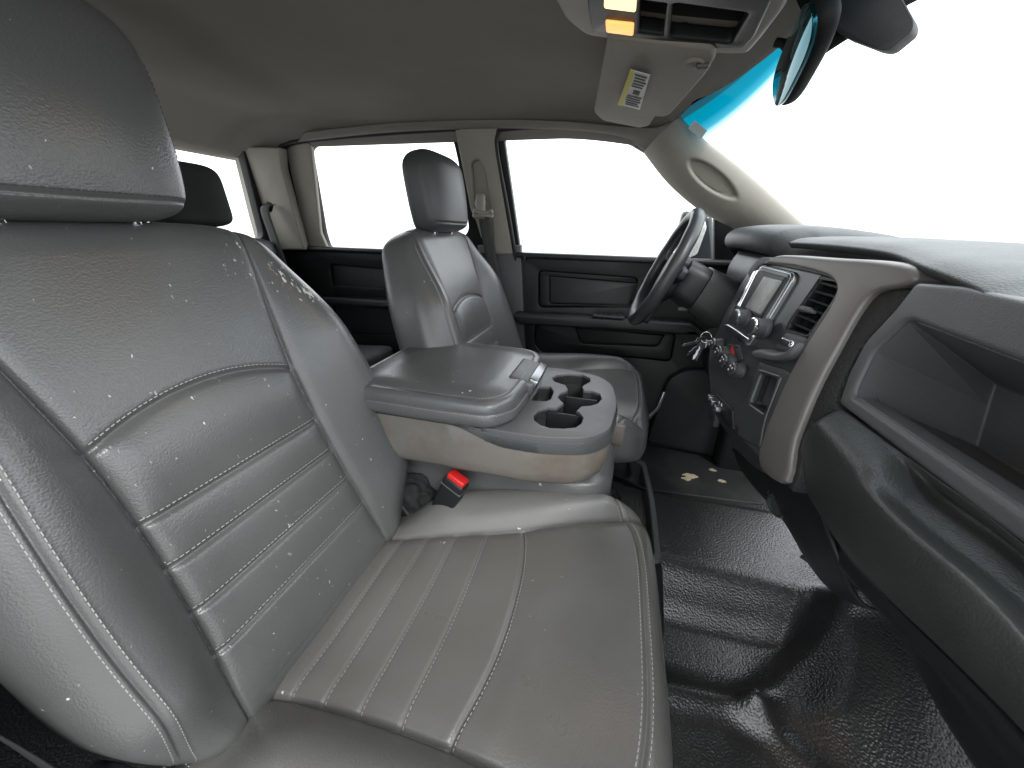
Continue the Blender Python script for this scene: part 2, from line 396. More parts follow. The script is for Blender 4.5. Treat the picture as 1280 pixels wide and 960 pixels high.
def make_headrest(O,parent,m,thing_pad,dy=0,H=.215):
    # O point on the backrest plane at the seat centre; s measured up
    S=np.array((-math.sin(a20),0,math.cos(a20))); N=np.array((math.cos(a20),0,math.sin(a20)))
    S2=np.array((-math.sin(R(8)),0,math.cos(R(8)))); N2=np.array((math.cos(R(8)),0,math.sin(R(8))))
    C0=np.array(O)+S*.610+N*.030; C0[1]-=dy
    def W(s): return float(sm(s,[0,.03,.08,.17,.245],[.116,.129,.137,.139,.132],.02))
    def dp(u,s):
        d=.012*(1-(np.abs(u)/.134)**2)*math.sin(math.pi*min(1,max(0,s/.215)))
        d=d-.003*G(s-.020-.004*(u/.13)**2,.003) - .006*(1-sstep(s,.0,.025))
        return d
    pad=Pad(C0,(0,1,0),S2,N2,0,H,W,.050,.052,(.022,.05),dp,e=3.4,ee=2.3)
    h=pad.build('headrest',m,parent,ns=160,nc=260)
    E=[[(u,.025+.004*(u/.13)**2) for u in np.linspace(-.12,.12,60)]]
    for sg in (-1,1): E.append([(sg*(W(s)*.955),s) for s in np.linspace(.035,.19,60)])
    stitches('headrest_stitching',pad,E,'dark_stitch',h)
    for sg in (-1,1):
        p=np.array(O)+S*.575-N*.045; q=C0+S2*.02-N2*.045; p[1]+=sg*.062; q[1]+=sg*.062
        tube('headrest_post',[p,q],.006,'chrome',parent,n=16)
        lathe('post_sleeve',p+S*.032,S,[(.013,0),(.014,.008),(.010,.012),(.007,.014)],'black',parent,n=24)
def Wc(s): return float(sm(s,[-.05,0,.1,.25,.4,.5,.57],[.235,.25,.280,.297,.292,.272,.24]))
def hwc(s): return float(sm(s,[0,.08,.2,.33,.45,.54],[.150,.152,.164,.186,.213,.228]))
PLC=[.078,.130,.187,.250]
def arcc(u): return .338-.030*(np.abs(u)/.19)**2.2
def disp_cush(u,s):
    h=hwc(s); au=np.abs(u); W=Wc(s)
    t=np.clip((au-h)/(W-h),0,1)
    env=sstep(s,.02,.16)*(1-sstep(s,.46,.57))
    d=.056*env*np.sin(np.pi*np.clip(t*.75,0,1))*(au>h)
    ins=1-sstep(au,h-.004,h+.001)
    for p in PLC: d=d-ins*.0022*G(s-(p-.006*(u/.16)**2),.0028)
    pz=[.03]+PLC
    for a,b in zip(pz,pz[1:]):
        if a<=s<b: d=d+ins*.0018*math.sin(math.pi*(s-a)/(b-a))
    d=d-ins*.005*G(s-arcc(u),.004) + ins*.004*sstep(s-arcc(u),0,.05)
    d=d-.006*G(au-h,.0038)-.006*G(au-h,.016)
    d=d-.012*(1-sstep(s,-.04,.10))*1.0
    # slight unevenness of used leather
    d=d+.0022*np.sin(23*u+9*s)*np.sin(17*s+5*u)
    e=.535; d=d-.003*G(s-e+.06*(au/.27)**4,.003)
    return d
def make_cushion(cx,cy,cz,parent,lm,tilt=R(7.5),yaw=.10):
    S=(math.cos(tilt),yaw,math.sin(tilt)); N=(-math.sin(tilt),0,math.cos(tilt))
    pad=Pad((cx,cy,cz),(0,1,0),S,N,-.07,.562,Wc,.055,.075,(.04,.035),disp_cush,e=4.6,ee=2.4)
    c=pad.build('cushion',lm,parent,ns=380,nc=520)
    L=[]
    for p in PLC: L.append([(u,p-.006*(u/.16)**2+.003) for u in np.linspace(-1,1,60)*(hwc(p)-.004)])
    L.append([(u,float(arcc(u))+.005) for u in np.linspace(-.182,.182,70)])
    stitches('pleat_stitching',pad,L,'stitch',c)
    E=[[(u,.535-.06*(abs(u)/.27)**4+d) for u in np.linspace(-.24,.24,80)] for d in (-.006,.007)]
    stitches('edge_stitching',pad,E,'stitch',c)
    return pad,c

SEATY=.362
ps=thing('passenger_seat','large grey pleated leather passenger seat nearest the camera, with peeling white scratches on its shoulder','seat')
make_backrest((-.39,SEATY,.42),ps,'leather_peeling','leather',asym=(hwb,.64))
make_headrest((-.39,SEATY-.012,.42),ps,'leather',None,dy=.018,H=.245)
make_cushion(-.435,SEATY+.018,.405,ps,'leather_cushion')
DY=1.175
ds=thing('driver_seat','grey leather driver seat beyond the console, beside the steering wheel and far door','seat')
make_backrest((-.325,DY,.42),ds,'leather','leather')
make_headrest((-.305,DY,.41),ds,'dark_leather',None)
make_cushion(-.43,DY+.01,.50,ds,'leather',tilt=R(4),yaw=.0)

# plastic seat sides
for nm,root,cy,z0,sg in (('p',ps,SEATY,.33,-1),('p',ps,SEATY,.33,1),('d',ds,DY,.40,-1)):
    yy=cy+sg*.262
    plate('side_cover',rnd([(-.50,z0-.13),(.05,z0-.16),(.09,z0-.10),(.05,z0-.04),(-.36,z0+.03),(-.44,z0+.14),(-.52,z0+.10)],.03),lambda a,b,c,yy=yy,sg=sg:Vector((a,yy+sg*(c+.012),b)),.03,'black',root,bevel=.008)
box('seat_base',(-.2,SEATY,.20),(.46,.42,.16),'black',ps,bevel=.02)
box('seat_base',(-.2,DY,.25),(.46,.42,.22),'black',ds,bevel=.02)

# ---------------------------------------------------------------- floor
def floor_z(x,y):
    z=.04
    # centre tunnel and driver side
    z=z+.10*sstep(y,.80,.93)
    z=z-.025*sstep(y,1.22,1.27)-.06*sstep(y,1.6,1.66)*0
    # toe board rising forward
    k=sstep(x,.62+.18*(y-.6),1.15); z=z+.42*k*k*(1-.3*sstep(y,.9,1.2))
    # moulded ridges of the passenger foot well
    def seg(x0,y0,x1,y1,w,h):
        dx,dy=x1-x0,y1-y0; t=np.clip(((x-x0)*dx+(y-y0)*dy)/(dx*dx+dy*dy),0,1)
        d=np.hypot(x-x0-t*dx,y-y0-t*dy); return h*np.exp(-(d/w)**2)
    pas=1-sstep(y,.86,.95)
    z=z+pas*sstep(x,.40+.5*np.clip(y-.63,0,1),.56+.5*np.clip(y-.63,0,1))*(.42*np.clip(y-.48,0,.34)+.15*np.clip(x-.45,0,.5))
    z=z+pas*(seg(-.1,.60,.385,.632,.030,.022)+seg(.385,.632,.70,.93,.035,.030)+seg(.385,.632,.50,.50,.025,.015)+seg(.50,.50,.60,.30,.04,.015))
    z=z-pas*.02*sstep(y,.64,.72)*(1-sstep(x,.40,.62))
    z=z+.012*np.exp(-((y-.845)/.03)**2)*(1-sstep(x,.45,.7))
    return z
xs=np.concatenate([np.linspace(-1.6,-.1,40),np.linspace(-.09,1.15,200)]); ys=np.linspace(-.25,1.68,260)
Xg,Yg=np.meshgrid(xs,ys,indexing='ij'); Zg=floor_z(Xg,Yg)
fl=grid('floor',np.stack([Xg,Yg,Zg],2),'rubber',kind='structure')
# loose mat on the tunnel / driver side
def on_floor(a,b,c): return Vector((a,b,float(floor_z(np.array(a),np.array(b)))+.004+c))
o=plate('floor_mat',rnd([(.0,1.255),(.60,1.30),(.62,1.60),(.0,1.60)],.03),on_floor,.008,'mat',bevel=.003,maxe=.05)
tag(o,'dirty worn rubber mat in the driver foot well, torn in patches','floor mat')
for (u,v,r) in ((.36,1.40,.028),(.345,1.375,.018),(.455,1.47,.014),(.475,1.40,.016)):
    pts=[(u+r*random.uniform(.6,1.2)*math.cos(t),v+r*.55*random.uniform(.6,1.3)*math.sin(t)) for t in np.linspace(0,2*math.pi,14,endpoint=False)]
    plate('torn_patch',pts,lambda a,b,c:on_floor(a,b,c+.006),.004,'foam',o,bevel=.0005,maxe=.03)

# ---------------------------------------------------------------- headliner
def ceil_z(x,y):
    z=1.405-.075*np.clip((y-1.30)/.20,0,1.4)**2-.075*np.clip((-.02-y)/.2,0,1.5)**2
    z=z-.060*np.clip((x+.25)/.42,0,1.2)**1.6
    z=z-.11*np.clip((-1.30-x)/.30,0,1.2)**2
    z=z-.022*sstep(-x,.92+.3*(y-.9),1.04+.3*(y-.9))*(1-sstep(y,1.32,1.42))
    z=z+.012*np.exp(-((y-.75)/.25)**2)*np.exp(-((x+.45)/.3)**2)
    return z
def xh(y): return .118+.125*(1-np.clip(np.abs(y-.75)/.67,0,1.3)**2)
n1,n2=150,120; T=np.linspace(0,1,n1); ys=np.linspace(-.12,1.53,n2)
P=np.zeros((n1,n2,3))
for j,y in enumerate(ys):
    x=-1.66+(float(xh(y))+1.66)*T; P[:,j,0]=x; P[:,j,1]=y; P[:,j,2]=ceil_z(x,y)
P[:,:,2]=np.maximum(P[:,:,2],1.27)
grid('ceiling',P[:,::-1],'fabric',thick=-.02,kind='structure')
def outline_plate(*a,**k): return plate(*a,**k)

# ---------------------------------------------------------------- far side of the cab
def TF(a,b,c):  # leaning upper side: a=x, b=z
    return Vector((a,1.6-(b-.9)*.25-c*-1*(-1),b))
def TFn(off): return lambda a,b,c: Vector((a,1.6+off-(b-.9)*.25-c,b))
# driver door
dd=thing('driver_door','black driver side door with its own window and armrest, beyond the steering wheel','door')
win=[(-0.4506,1.3140),(-0.3610,1.3225),(-0.1426,1.3114),(-0.0494,1.2893),(0.0521,1.2386),(0.1407,1.1691),(0.2317,1.0997),(0.2937,1.0631),(0.3371,0.8895),(0.2452,0.8942),(0.1019,0.8970),(-0.1253,0.8999),(-0.3996,0.8987)]
fro=[(-0.4996,1.3292),(-0.3607,1.3402),(-0.1443,1.3328),(-0.0272,1.3142),(0.0744,1.2558),(0.1622,1.1874),(0.2463,1.1239),(0.4102,1.0221),(0.4533,0.8747),(0.3647,0.8557),(0.1081,0.8580),(-0.1223,0.8596),(-0.4392,0.8549)]
plate('window_frame',rnd(fro,.02),TFn(.02),.03,'doorblack',dd,holes=[rnd(win,[.03,.02,.02,.02,.02,.02,.02,.004,.01,.01,.01,.01,.015])],bevel=.004)
glp=[(-0.4751,1.3244),(-0.3642,1.3368),(-0.1449,1.3274),(-0.0386,1.3047),(0.0668,1.2473),(0.1534,1.1776),(0.2387,1.1130),(0.3143,1.0640),(0.3621,0.8778),(0.2506,0.8785),(0.1053,0.8810),(-0.1253,0.8835),(-0.4247,0.8808)]
plate('window_glass',glp,TFn(.035),.004,'glass',dd,bevel=.0005)
sail=[(0.2879,1.0774),(0.3215,1.0630),(0.4216,1.0147),(0.4797,0.8628),(0.3395,0.8703)]
plate('mirror_sail',sail,TFn(.008),.02,'doorblack',dd,bevel=.003)
DF=lambda off:(lambda a,b,c: Vector((a,1.6+off-c,b)))
base=[(-.42,.10),(.62,.10),(.62,.895),(-.41,.905)]
rec=[(-0.3188,0.8469),(0.0741,0.8384),(0.0657,0.7240),(-0.3116,0.6975)]
ins=[(-0.2745,0.8238),(0.0745,0.8143),(0.0562,0.7265),(-0.2680,0.7139)]
pk=[(-0.3221,0.6246),(0.2457,0.6295),(0.2436,0.5161),(0.1251,0.5171),(-0.2876,0.4988),(-0.3216,0.5357)]
pk2=[(-0.1545,0.6316),(0.2069,0.6293),(0.1858,0.5711),(-0.1211,0.5549)]
plate('door_panel',base,DF(0),.03,'doorblack',dd,holes=[rnd(rec,.02),rnd(pk,.02)],bevel=.004)
plate('inner_panel',[(-.40,.15),(.60,.15),(.60,.88),(-.40,.88)],DF(.035),.01,'doorblack',dd)
plate('panel_insert',rnd(rec,.02),DF(.018),.012,'doorblack',dd,holes=[rnd(ins,.012)],bevel=.005)
plate('panel_insert',rnd(ins,.01),DF(.028),.012,'doorinsert',dd,bevel=.003)
plate('map_pocket',rnd(pk,.02),DF(.012),.012,'doorblack',dd,holes=[rnd(pk2,.012)],bevel=.005)
plate('map_pocket',rnd(pk2,.01),DF(.027),.012,'doorinsert',dd,bevel=.003)
arm=[(-.40,.680),(.02,.690),(.28,.690),(.34,.650),(.25,.642),(.0,.640),(-.38,.632),(-.41,.655)]
plate('armrest',rnd(arm,.015),DF(-.065),.075,'doorinsert',dd,bevel=.014,seg=4)
box('switch_pod',(-.02,1.545,.694),(.12,.045,.012),'satin',dd,bevel=.004)
for k in range(3): box('window_switch',(-.05+.035*k,1.545,.702),(.02,.018,.008),'doorblack',dd,bevel=.003)
box('belt_moulding',(.08,1.595,.905),(.98,.04,.022),'doorinsert',dd,bevel=.008)
lathe('lock_button',(-0.3729,1.5800,0.8958),(0,0,1),[(.006,-.01),(.006,.012),(.004,.016)],'doorblack',dd,n=16)
# rear door
rd=thing('cab_door','black rear door with a large side window behind the driver seat','door')
rwin=[(-1.2756,1.2854),(-1.2117,1.3105),(-0.9220,1.3180),(-0.6839,1.3232),(-0.6432,1.3006),(-0.6332,1.2365),(-0.6179,1.0460),(-0.6174,0.9921),(-0.7252,0.8931),(-1.0386,0.8921),(-1.3319,0.9033),(-1.3321,0.9697)]
rfo=[(-1.4348,1.2999),(-1.3152,1.3184),(-0.9180,1.3326),(-0.6102,1.3373),(-0.5692,1.2963),(-0.5302,0.9573),(-0.5238,0.8612),(-1.0454,0.8673),(-1.4797,0.8729),(-1.5018,0.9658)]
plate('window_frame',rnd(rfo,.02),TFn(.02),.03,'doorblack',rd,holes=[rnd(rwin,[.02]*12)],bevel=.004)
plate('window_glass',[(-1.3061,1.2994),(-1.2200,1.3212),(-0.9279,1.3309),(-0.6635,1.3349),(-0.6297,1.3078),(-0.6019,0.9925),(-0.7341,0.8785),(-1.0522,0.8768),(-1.3728,0.8870)],TFn(.035),.004,'glass',rd,bevel=.0005)
plate('door_frame_trim',rnd([(-1.3736,1.2789),(-1.3466,1.2945),(-1.2495,1.3053),(-1.2482,1.2816),(-1.3327,0.9697),(-1.3224,0.8973),(-1.4348,0.8935)],.01),TFn(.0),.02,'beige',rd,bevel=.005)
plate('door_panel',[(-1.60,.05),(-.48,.05),(-.48,.895),(-1.60,.895)],DF(0),.03,'doorblack',rd,holes=[rnd([(-1.3211,0.8297),(-0.8729,0.8144),(-0.8790,0.7372),(-1.3257,0.7299)],.02),rnd([(-1.3499,0.6712),(-0.8836,0.6792),(-0.8961,0.5197),(-1.3194,0.5021)],.02)],bevel=.004)
plate('panel_insert',[(-1.55,.15),(-.5,.15),(-.5,.88),(-1.55,.88)],DF(.022),.01,'doorinsert',rd)
plate('armrest',rnd([(-1.45,.68),(-.6,.70),(-.6,.66),(-1.42,.64)],.01),DF(-.05),.06,'doorinsert',rd,bevel=.012)
box('belt_moulding',(-1.04,1.59,.898),(1.1,.035,.02),'doorinsert',rd,bevel=.008)
# rubber seals round the door openings
o=tube('door_seal',[TFn(-.012)(p[0],p[1],0) for p in cr([Vector((*p,0)) for p in [(-1.5737,0.8857),(-1.4849,1.1284),(-1.3970,1.2721),(-1.3504,1.2952),(-1.2612,1.3061),(-0.9015,1.3188),(-0.5988,1.3237)]],5,False)],.008,'seal'); tag(o,'black rubber seal round the rear door opening next to the corner pillar','door seal')
o=tube('door_seal',[TFn(-.012)(p[0],p[1],0) for p in cr([Vector((*p,0)) for p in [(-0.4123,0.8842),(-0.4395,1.0749),(-0.4684,1.2531),(-0.4620,1.3038),(-0.4323,1.3185),(-0.2452,1.3212),(-0.0898,1.3161),(0.0146,1.2775)]],5,False)],.008,'seal'); tag(o,'black rubber seal round the driver door opening in front of the belt pillar','door seal')
# pillars
bp=thing('centre_pillar','beige pillar trim between the two side windows behind the driver headrest','pillar')
bo=[(-0.6164,1.3250),(-0.4581,1.3244),(-0.4694,1.2866),(-0.4530,1.1278),(-0.4227,0.9062),(-0.5042,0.9033),(-0.5373,0.9578),(-0.5864,1.0676),(-0.6034,1.2180)]
grv=[(-0.5683,1.2248),(-0.5366,1.2341),(-0.5154,1.1994),(-0.5014,1.0685),(-0.4967,0.9589),(-0.5441,0.9576),(-0.5710,1.0872)]
plate('pillar_trim',rnd(bo,.008),TFn(-.02),.03,'beige',bp,holes=[rnd(grv,.02)],bevel=.006)
plate('belt_recess',rnd(grv,.02),TFn(.002),.006,'beige',bp)
plate('lower_trim',[(-0.5772,0.9374),(-0.3926,0.9430),(-0.3520,0.3819),(-0.4891,0.3654)],DF(-.015),.03,'grey',bp,bevel=.006)
cp=thing('corner_pillar','beige rear corner pillar trim with a belt slot beside the back window','pillar')
plate('pillar_trim',rnd([(-1.5923,1.2919),(-1.3515,1.2810),(-1.3779,1.2114),(-1.4085,0.8928),(-1.6767,0.8837),(-1.6511,1.0298)],.008),TFn(-.05),.04,'beige',cp,holes=[rnd([(-1.5723,1.0599),(-1.5096,1.0886),(-1.4903,1.0763),(-1.5118,1.0509),(-1.5695,1.0406)],.006)],bevel=.008)
plate('slot_liner',[(-1.5709,1.0945),(-1.4640,1.0950),(-1.4956,1.0319),(-1.6060,1.0304)],TFn(-.015),.004,'seal',cp)
# belts
def strap(name,pts,w,m,parent=None,wdir=Vector((1,0,0)),t=.0016):
    pts=cr([Vector(p) for p in pts],8,False); rows=[]
    for i,p in enumerate(pts):
        rows.append([p-wdir*w/2,p-wdir*w/6,p+wdir*w/6,p+wdir*w/2])
    return grid(name,np.array([[tuple(v) for v in r] for r in rows]),m,parent,thick=t)
sb=thing('seat_belt','driver seat belt hanging from a beige anchor on the centre pillar','seat belt')
A=Vector((-0.5141,1.4900,1.0497))
strap('webbing',[A+Vector((0,0,.0)),A+Vector((.006,.01,-.06)),A+Vector((.02,.03,-.16)),A+Vector((.04,.05,-.32))],.046,'belt',sb)
lathe('anchor_cover',Vector((-0.5331,1.5000,1.0882))+Vector((0,.01,0)),(0,-1,.25),[(.020,0),(.021,.012),(.017,.02),(.008,.024)],'beige',sb,n=30)
box('anchor_cover',Vector((-0.5265,1.4900,1.0768))+Vector((0,.0,0)),(.034,.02,.085),'beige',sb,bevel=.009)
tube('guide_ring',cr([A+Vector(p) for p in ((-.032,-.012,.012),(-.034,-.012,-.006),(-.02,-.015,-.004),(.02,-.015,-.004),(.034,-.012,-.006),(.032,-.012,.012),(.018,-.012,.006),(-.018,-.012,.006))],6),.0065,'beige',sb,closed=True)
sb2=thing('seat_belt','rear seat belt coming out of the slot in the corner pillar','seat belt')
A=Vector((-1.4798,1.4600,1.0675))
strap('webbing',[A+Vector((0,.03,.01)),A+Vector((.0,-.012,-.01)),A+Vector((.02,-.02,-.10)),A+Vector((.07,-.03,-.30))],.044,'belt',sb2)
# rear wall with back window
rw=thing('cab_wall','dark cab rear wall holding the wide back window','wall')
plate('wall_panel',[(-.2,.0),(1.64,.0),(1.64,1.42),(-.2,1.42)],lambda a,b,c:Vector((-1.56+c-.1*(b-.95)*-1,a,b)),.04,'black',rw,holes=[rnd([(.05,.93),(1.50,.935),(1.44,1.33),(.05,1.33)],.04)],bevel=.006)
plate('window_glass',[(.03,.90),(1.52,.90),(1.47,1.36),(.03,1.36)],lambda a,b,c:Vector((-1.60+c+.1*(b-.95),a,b)),.004,'glass',rw,bevel=.0005)
# rear bench
rs=thing('bench_seat','dark rear bench seat with its backrest against the cab wall','seat')
def flatd(u,s): return .0*u
Pad((-1.36,.82,.42),(0,1,0),(-.16,0,.987),(.987,0,.16),-.05,.55,lambda s:.66,.06,.08,(.05,.05),flatd,e=6).build('backrest','dark_leather',rs,60,160)
Pad((-1.42,.82,.50),(0,1,0),(1,0,.06),(-.06,0,1),0,.52,lambda s:.66,.06,.09,(.05,.05),lambda u,s:.012*np.sin(np.abs(u)*8),e=6).build('cushion','leather',rs,60,160)
hp=Pad((-1.30,1.035,.99),(0,1,0),(-.12,0,.99),(.99,0,.12),0,.19,lambda s:.125,.05,.05,(.03,.04),flatd,e=4)
hp.build('headrest','darkfab',rs,60,120)
for sg in (-1,1): tube('headrest_post',[(-1.35,1.035+sg*.05,.90),(-1.37,1.035+sg*.05,1.02)],.006,'chrome',rs)
hp=Pad((-1.30,.42,.985),(0,1,0),(-.12,0,.99),(.99,0,.12),0,.19,lambda s:.125,.05,.05,(.03,.04),flatd,e=4)
hp.build('headrest','darkfab',rs,60,120)

# front pillar
ap=thing('windshield_pillar','beige windshield pillar trim with an oval recessed grip, beyond the dashboard','pillar')
up=[(0.1167,1.4200,1.3175),(0.1797,1.4300,1.2693),(0.3356,1.4500,1.1715),(0.5372,1.4600,1.0236),(0.5969,1.4600,0.9770)]
lo=[(0.0351,1.5200,1.2457),(0.1310,1.5300,1.1524),(0.2506,1.5450,1.0712),(0.3871,1.5550,1.0088),(0.4533,1.5550,0.9547)]
UP=cr(up,30,False); LO=cr(lo,30,False); rows=[]
for i,(a,b) in enumerate(zip(UP,LO)):
    i=i/3; row=[]
    for k in range(61):
        t=k/60; p=a.lerp(b,t); bul=.035*math.sin(math.pi*min(1,t*1.0))**.7
        # oval grip
        gx=(i-16.5)/5.0; gt=(t-.40)/.17; g=1/(1+math.exp(40*(math.hypot(gx,gt)-1))); 
        p=p+Vector((-.25,-.9,-.15))*(bul-.020*g); row.append(tuple(p))
    rows.append(row)
grid('pillar_trim',np.array(rows),'beige',ap,thick=.004)
hd=thing('side_header','beige roof rail trim joining the headliner to the front pillar','trim')
r1=[(0.1167,1.4200,1.3175),(0.0564,1.4300,1.2936),(-0.0625,1.4400,1.3038),(-0.2389,1.4400,1.3229),(-0.5094,1.4400,1.3372),(-0.8718,1.4400,1.3387),(-1.2162,1.4400,1.3225)]
r2=[(0.0351,1.5200,1.2457),(-0.0360,1.5100,1.2842),(-0.1414,1.5050,1.3089),(-0.2747,1.5000,1.3191),(-0.5308,1.5000,1.3276),(-0.9114,1.5000,1.3250),(-1.3113,1.5000,1.3072)]
RA,RB=cr(r1,8,False),cr(r2,8,False)
grid('rail_trim',np.array([[tuple(a.lerp(b,t)+Vector((0,-.3,-1))*.012*math.sin(math.pi*t)) for t in np.linspace(0,1,10)] for a,b in zip(RA,RB)]),'fabric',hd,thick=.004)

# ---------------------------------------------------------------- windshield
ny,nt_=80,60; rows=[];band=[]
for i in range(nt_):
    t=(i/(nt_-1))**2; row=[]
    for j in range(ny):
        y=-.10+1.58*j/(ny-1); q=(y-.75)/.73
        x0=float(xh(y))-.012; x=x0+t*.62+ .05*math.sin(math.pi*t); z=1.330-.412*t
        row.append((x,y,z)); band.append(t/(.075+.085*max(0,abs(y-.75)-.27)/.41))
    rows.append(row)
ws=grid('windshield',np.array(rows),'tint')
at=ws.data.attributes.new('band','FLOAT','POINT'); at.data.foreach_set('value',[min(1,b) for b in band])
tag(ws,'curved windshield glass with a teal sun band along its top','windshield')
lw=[Vector(p) for p in ((0.1561,1.3850,1.3003),(0.1949,1.3850,1.2738),(0.1858,1.4000,1.2574),(0.1440,1.4000,1.2845))]
lab=prism('inspection_label',lw,Vector((-.0006,0,-.0008)),'paper',None,bevel=0)
tag(lab,'small printed sticker in the lower corner of the teal windshield band','label')

# ---------------------------------------------------------------- sun visor
VZ=1.272
vs_=thing('sun_visor','beige sun visor folded against the roof, carrying a white and yellow warning label','sun visor')
vf=lambda off:(lambda a,b,c: Vector((a,b,VZ+off-.10*a-.00*b-c)))
vo=[(-0.0584,0.7584),(-0.1109,1.1960),(-0.0941,1.2652),(0.0091,1.3180),(0.0329,1.2860),(0.0423,1.1847),(0.0613,1.1880),(0.0743,1.1690),(0.1078,0.8976),(0.1094,0.8217),(0.0988,0.7909)]
plate('visor_panel',rnd(vo,.012),vf(0),.018,'visorvinyl',vs_,bevel=.007,seg=4)
vl=[(-0.0249,0.9333),(0.0135,0.9657),(0.0024,1.2041),(-0.0539,1.1600)]
plate('warning_label',[(-0.0224,0.8469),(0.0120,0.8686),(0.0022,1.0879),(-0.0470,1.0543)],vf(-.012),.0008,'paper',vs_,bevel=.0001)
plate('label_strip',[(-0.0224,0.8469),(-0.0143,0.8522),(-0.0367,1.0622),(-0.0470,1.0543)],vf(-.0132),.0008,'yellow',vs_,bevel=.0001)
q=[Vector((*p,0)) for p in [(-0.0143,0.8522),(0.0120,0.8686),(0.0022,1.0879),(-0.0367,1.0622)]]
for k in range(13):
    if 5<=k<=7: continue
    t0=.05+.9*k/13; t1=t0+.030
    a=q[0].lerp(q[3],t0); b=q[1].lerp(q[2],t0); c=q[1].lerp(q[2],t1); d=q[0].lerp(q[3],t1)
    e0=random.uniform(.05,.12); e1=random.uniform(.75,.95)
    plate('print_line',[a.lerp(b,e0),a.lerp(b,e1),d.lerp(c,e1),d.lerp(c,e0)],vf(-.0132),.0004,'ink',vs_,bevel=.00005)
a=q[0].lerp(q[3],.47)
plate('print_symbol',[q[0].lerp(q[3],.43).lerp(q[1].lerp(q[2],.43),.3),q[0].lerp(q[3],.43).lerp(q[1].lerp(q[2],.43),.7),q[0].lerp(q[3],.55).lerp(q[1].lerp(q[2],.55),.7),q[0].lerp(q[3],.55).lerp(q[1].lerp(q[2],.55),.3)],vf(-.0132),.0004,'ink',vs_,bevel=.00005)
cpz=Vector((0.0797,0.8391,1.2620))
lathe('visor_clip',cpz+Vector((0,0,.008)),(0,0,-1),[(.017,0),(.018,.006),(.013,.010),(.008,.007)],'visorvinyl',vs_,n=30)
box('visor_hook',cpz+Vector((.014,.006,-.002)),(.022,.012,.010),'grey',vs_,bevel=.005)

# ---------------------------------------------------------------- overhead console
OZ=1.285
oc=thing('overhead_console','overhead console in the roof with two lit orange map lamps','overhead console')
of=lambda off:(lambda a,b,c: Vector((a,b,OZ+off-.06*a-c)))
oo=[(-0.1260,0.5587),(-0.1328,0.6651),(-0.1242,0.7353),(-0.0989,0.7869),(-0.0105,0.8230),(0.1192,0.8650),(0.1649,0.8650),(0.1687,0.8096),(0.1707,0.7208),(0.1563,0.6220)]
oi=[(-0.0735,0.5437),(-0.0830,0.6749),(-0.0825,0.7398),(-0.0582,0.7529),(0.1106,0.8102),(0.1448,0.8115),(0.1500,0.7703),(0.1435,0.6912),(0.1335,0.5901)]
plate('console_bezel',rnd(oo,.015),of(0),.05,'beige',oc,bevel=.012,seg=5,holes=[[((a-.03)*.95+.03,(b-.74)*.93+.74) for a,b in oi]])
plate('console_panel',rnd(oi,.01),of(-.010),.02,'black',oc,bevel=.004,holes=[rnd([(-0.0152,0.6597),(0.0189,0.6710),(0.0214,0.7585),(-0.0135,0.7460)],.004),rnd([(0.0254,0.6685),(0.1249,0.7018),(0.1235,0.7903),(0.0312,0.7658)],.01)])
plate('storage_recess',[(-0.0245,0.6425),(0.1315,0.6856),(0.1570,0.8139),(-0.0222,0.7686)],of(.022),.004,'black',oc)
for (nm,pp,mm_) in (('map_lamp',[755,2,795,3,794,21,754,19],'lamphot'),('map_lamp',[757,36,792,38,790,50,756,48],'lamp')):
    P4=dict(lamphot=[(-0.0583,0.6341),(-0.0193,0.6444),(-0.0194,0.6804),(-0.0608,0.6673)],lamp=[(-0.0604,0.7056),(-0.0207,0.7164),(-0.0211,0.7494),(-0.0606,0.7359)])[mm_]
    plate(nm,rnd(P4,.004),of(-.014),.006,mm_,oc,bevel=.002)
l=bpy.data.lights.new('map_lamp_light','AREA'); l.energy=.25; l.size=.04; l.color=(1,.6,.3)
lo_=bpy.data.objects.new('map_lamp_light',l); COL.objects.link(lo_); lo_.location=Vector((-0.0371,0.6295,1.2550)); lo_.parent=oc
lathe('microphone',Vector((0.0488,0.7881,1.2950)),(0,0,-1),[(.009,0),(.009,.003),(.006,.004)],'satin',oc,n=24)

# ---------------------------------------------------------------- mirror
rm=thing('interior_mirror','black interior mirror hanging on the windshield, a teal reflection coloured into its glass','mirror')
m0=[Vector(p) for p in ((0.1987,0.8000,1.1988),(0.2026,0.8000,1.2648),(0.2233,0.8000,1.2919),(0.2127,0.7400,1.2678),(0.2002,0.7000,1.2243),(0.1986,0.7100,1.1880),(0.2022,0.7700,1.1899))]
cc=sum(m0,Vector())/7
A_=Vector((0.2115,0.8400,1.2065)); B_=Vector((0.1824,0.6400,1.2432))
ax=(B_-A_).normalized(); nrm=Vector((-.88,-.28,-.25)); nrm=(nrm-ax*nrm.dot(ax)).normalized(); sd=ax.cross(nrm).normalized()
cen=(A_+B_)/2; Lh=(B_-A_).length/2
out=[]
for k in range(48):
    t=2*math.pi*k/48; c_,s_=math.cos(t),math.sin(t)
    out.append((Lh*math.copysign(abs(c_)**.6,c_),.030*math.copysign(abs(s_)**.75,s_)))
mf=lambda off:(lambda a,b,c: cen+ax*a+sd*b+nrm*(off+c))
plate('mirror_housing',out,mf(0),.026,'matteblack',rm,bevel=.011,seg=5)
plate('mirror_glass',[(a*.95,b*.90) for a,b in out],mf(.003),.006,mat('mirror_teal_reflection',(.02,.12,.15),.03,metal=1,var=.01,rvar=.01),rm,bevel=.001)  # teal reflection is put into the mirror's base colour
tube('dimmer_tab',[cen-ax*.035-sd*.03+nrm*-.01,cen-ax*.045-sd*.048+nrm*-.008,cen-ax*.048-sd*.056],.006,'matteblack',rm)
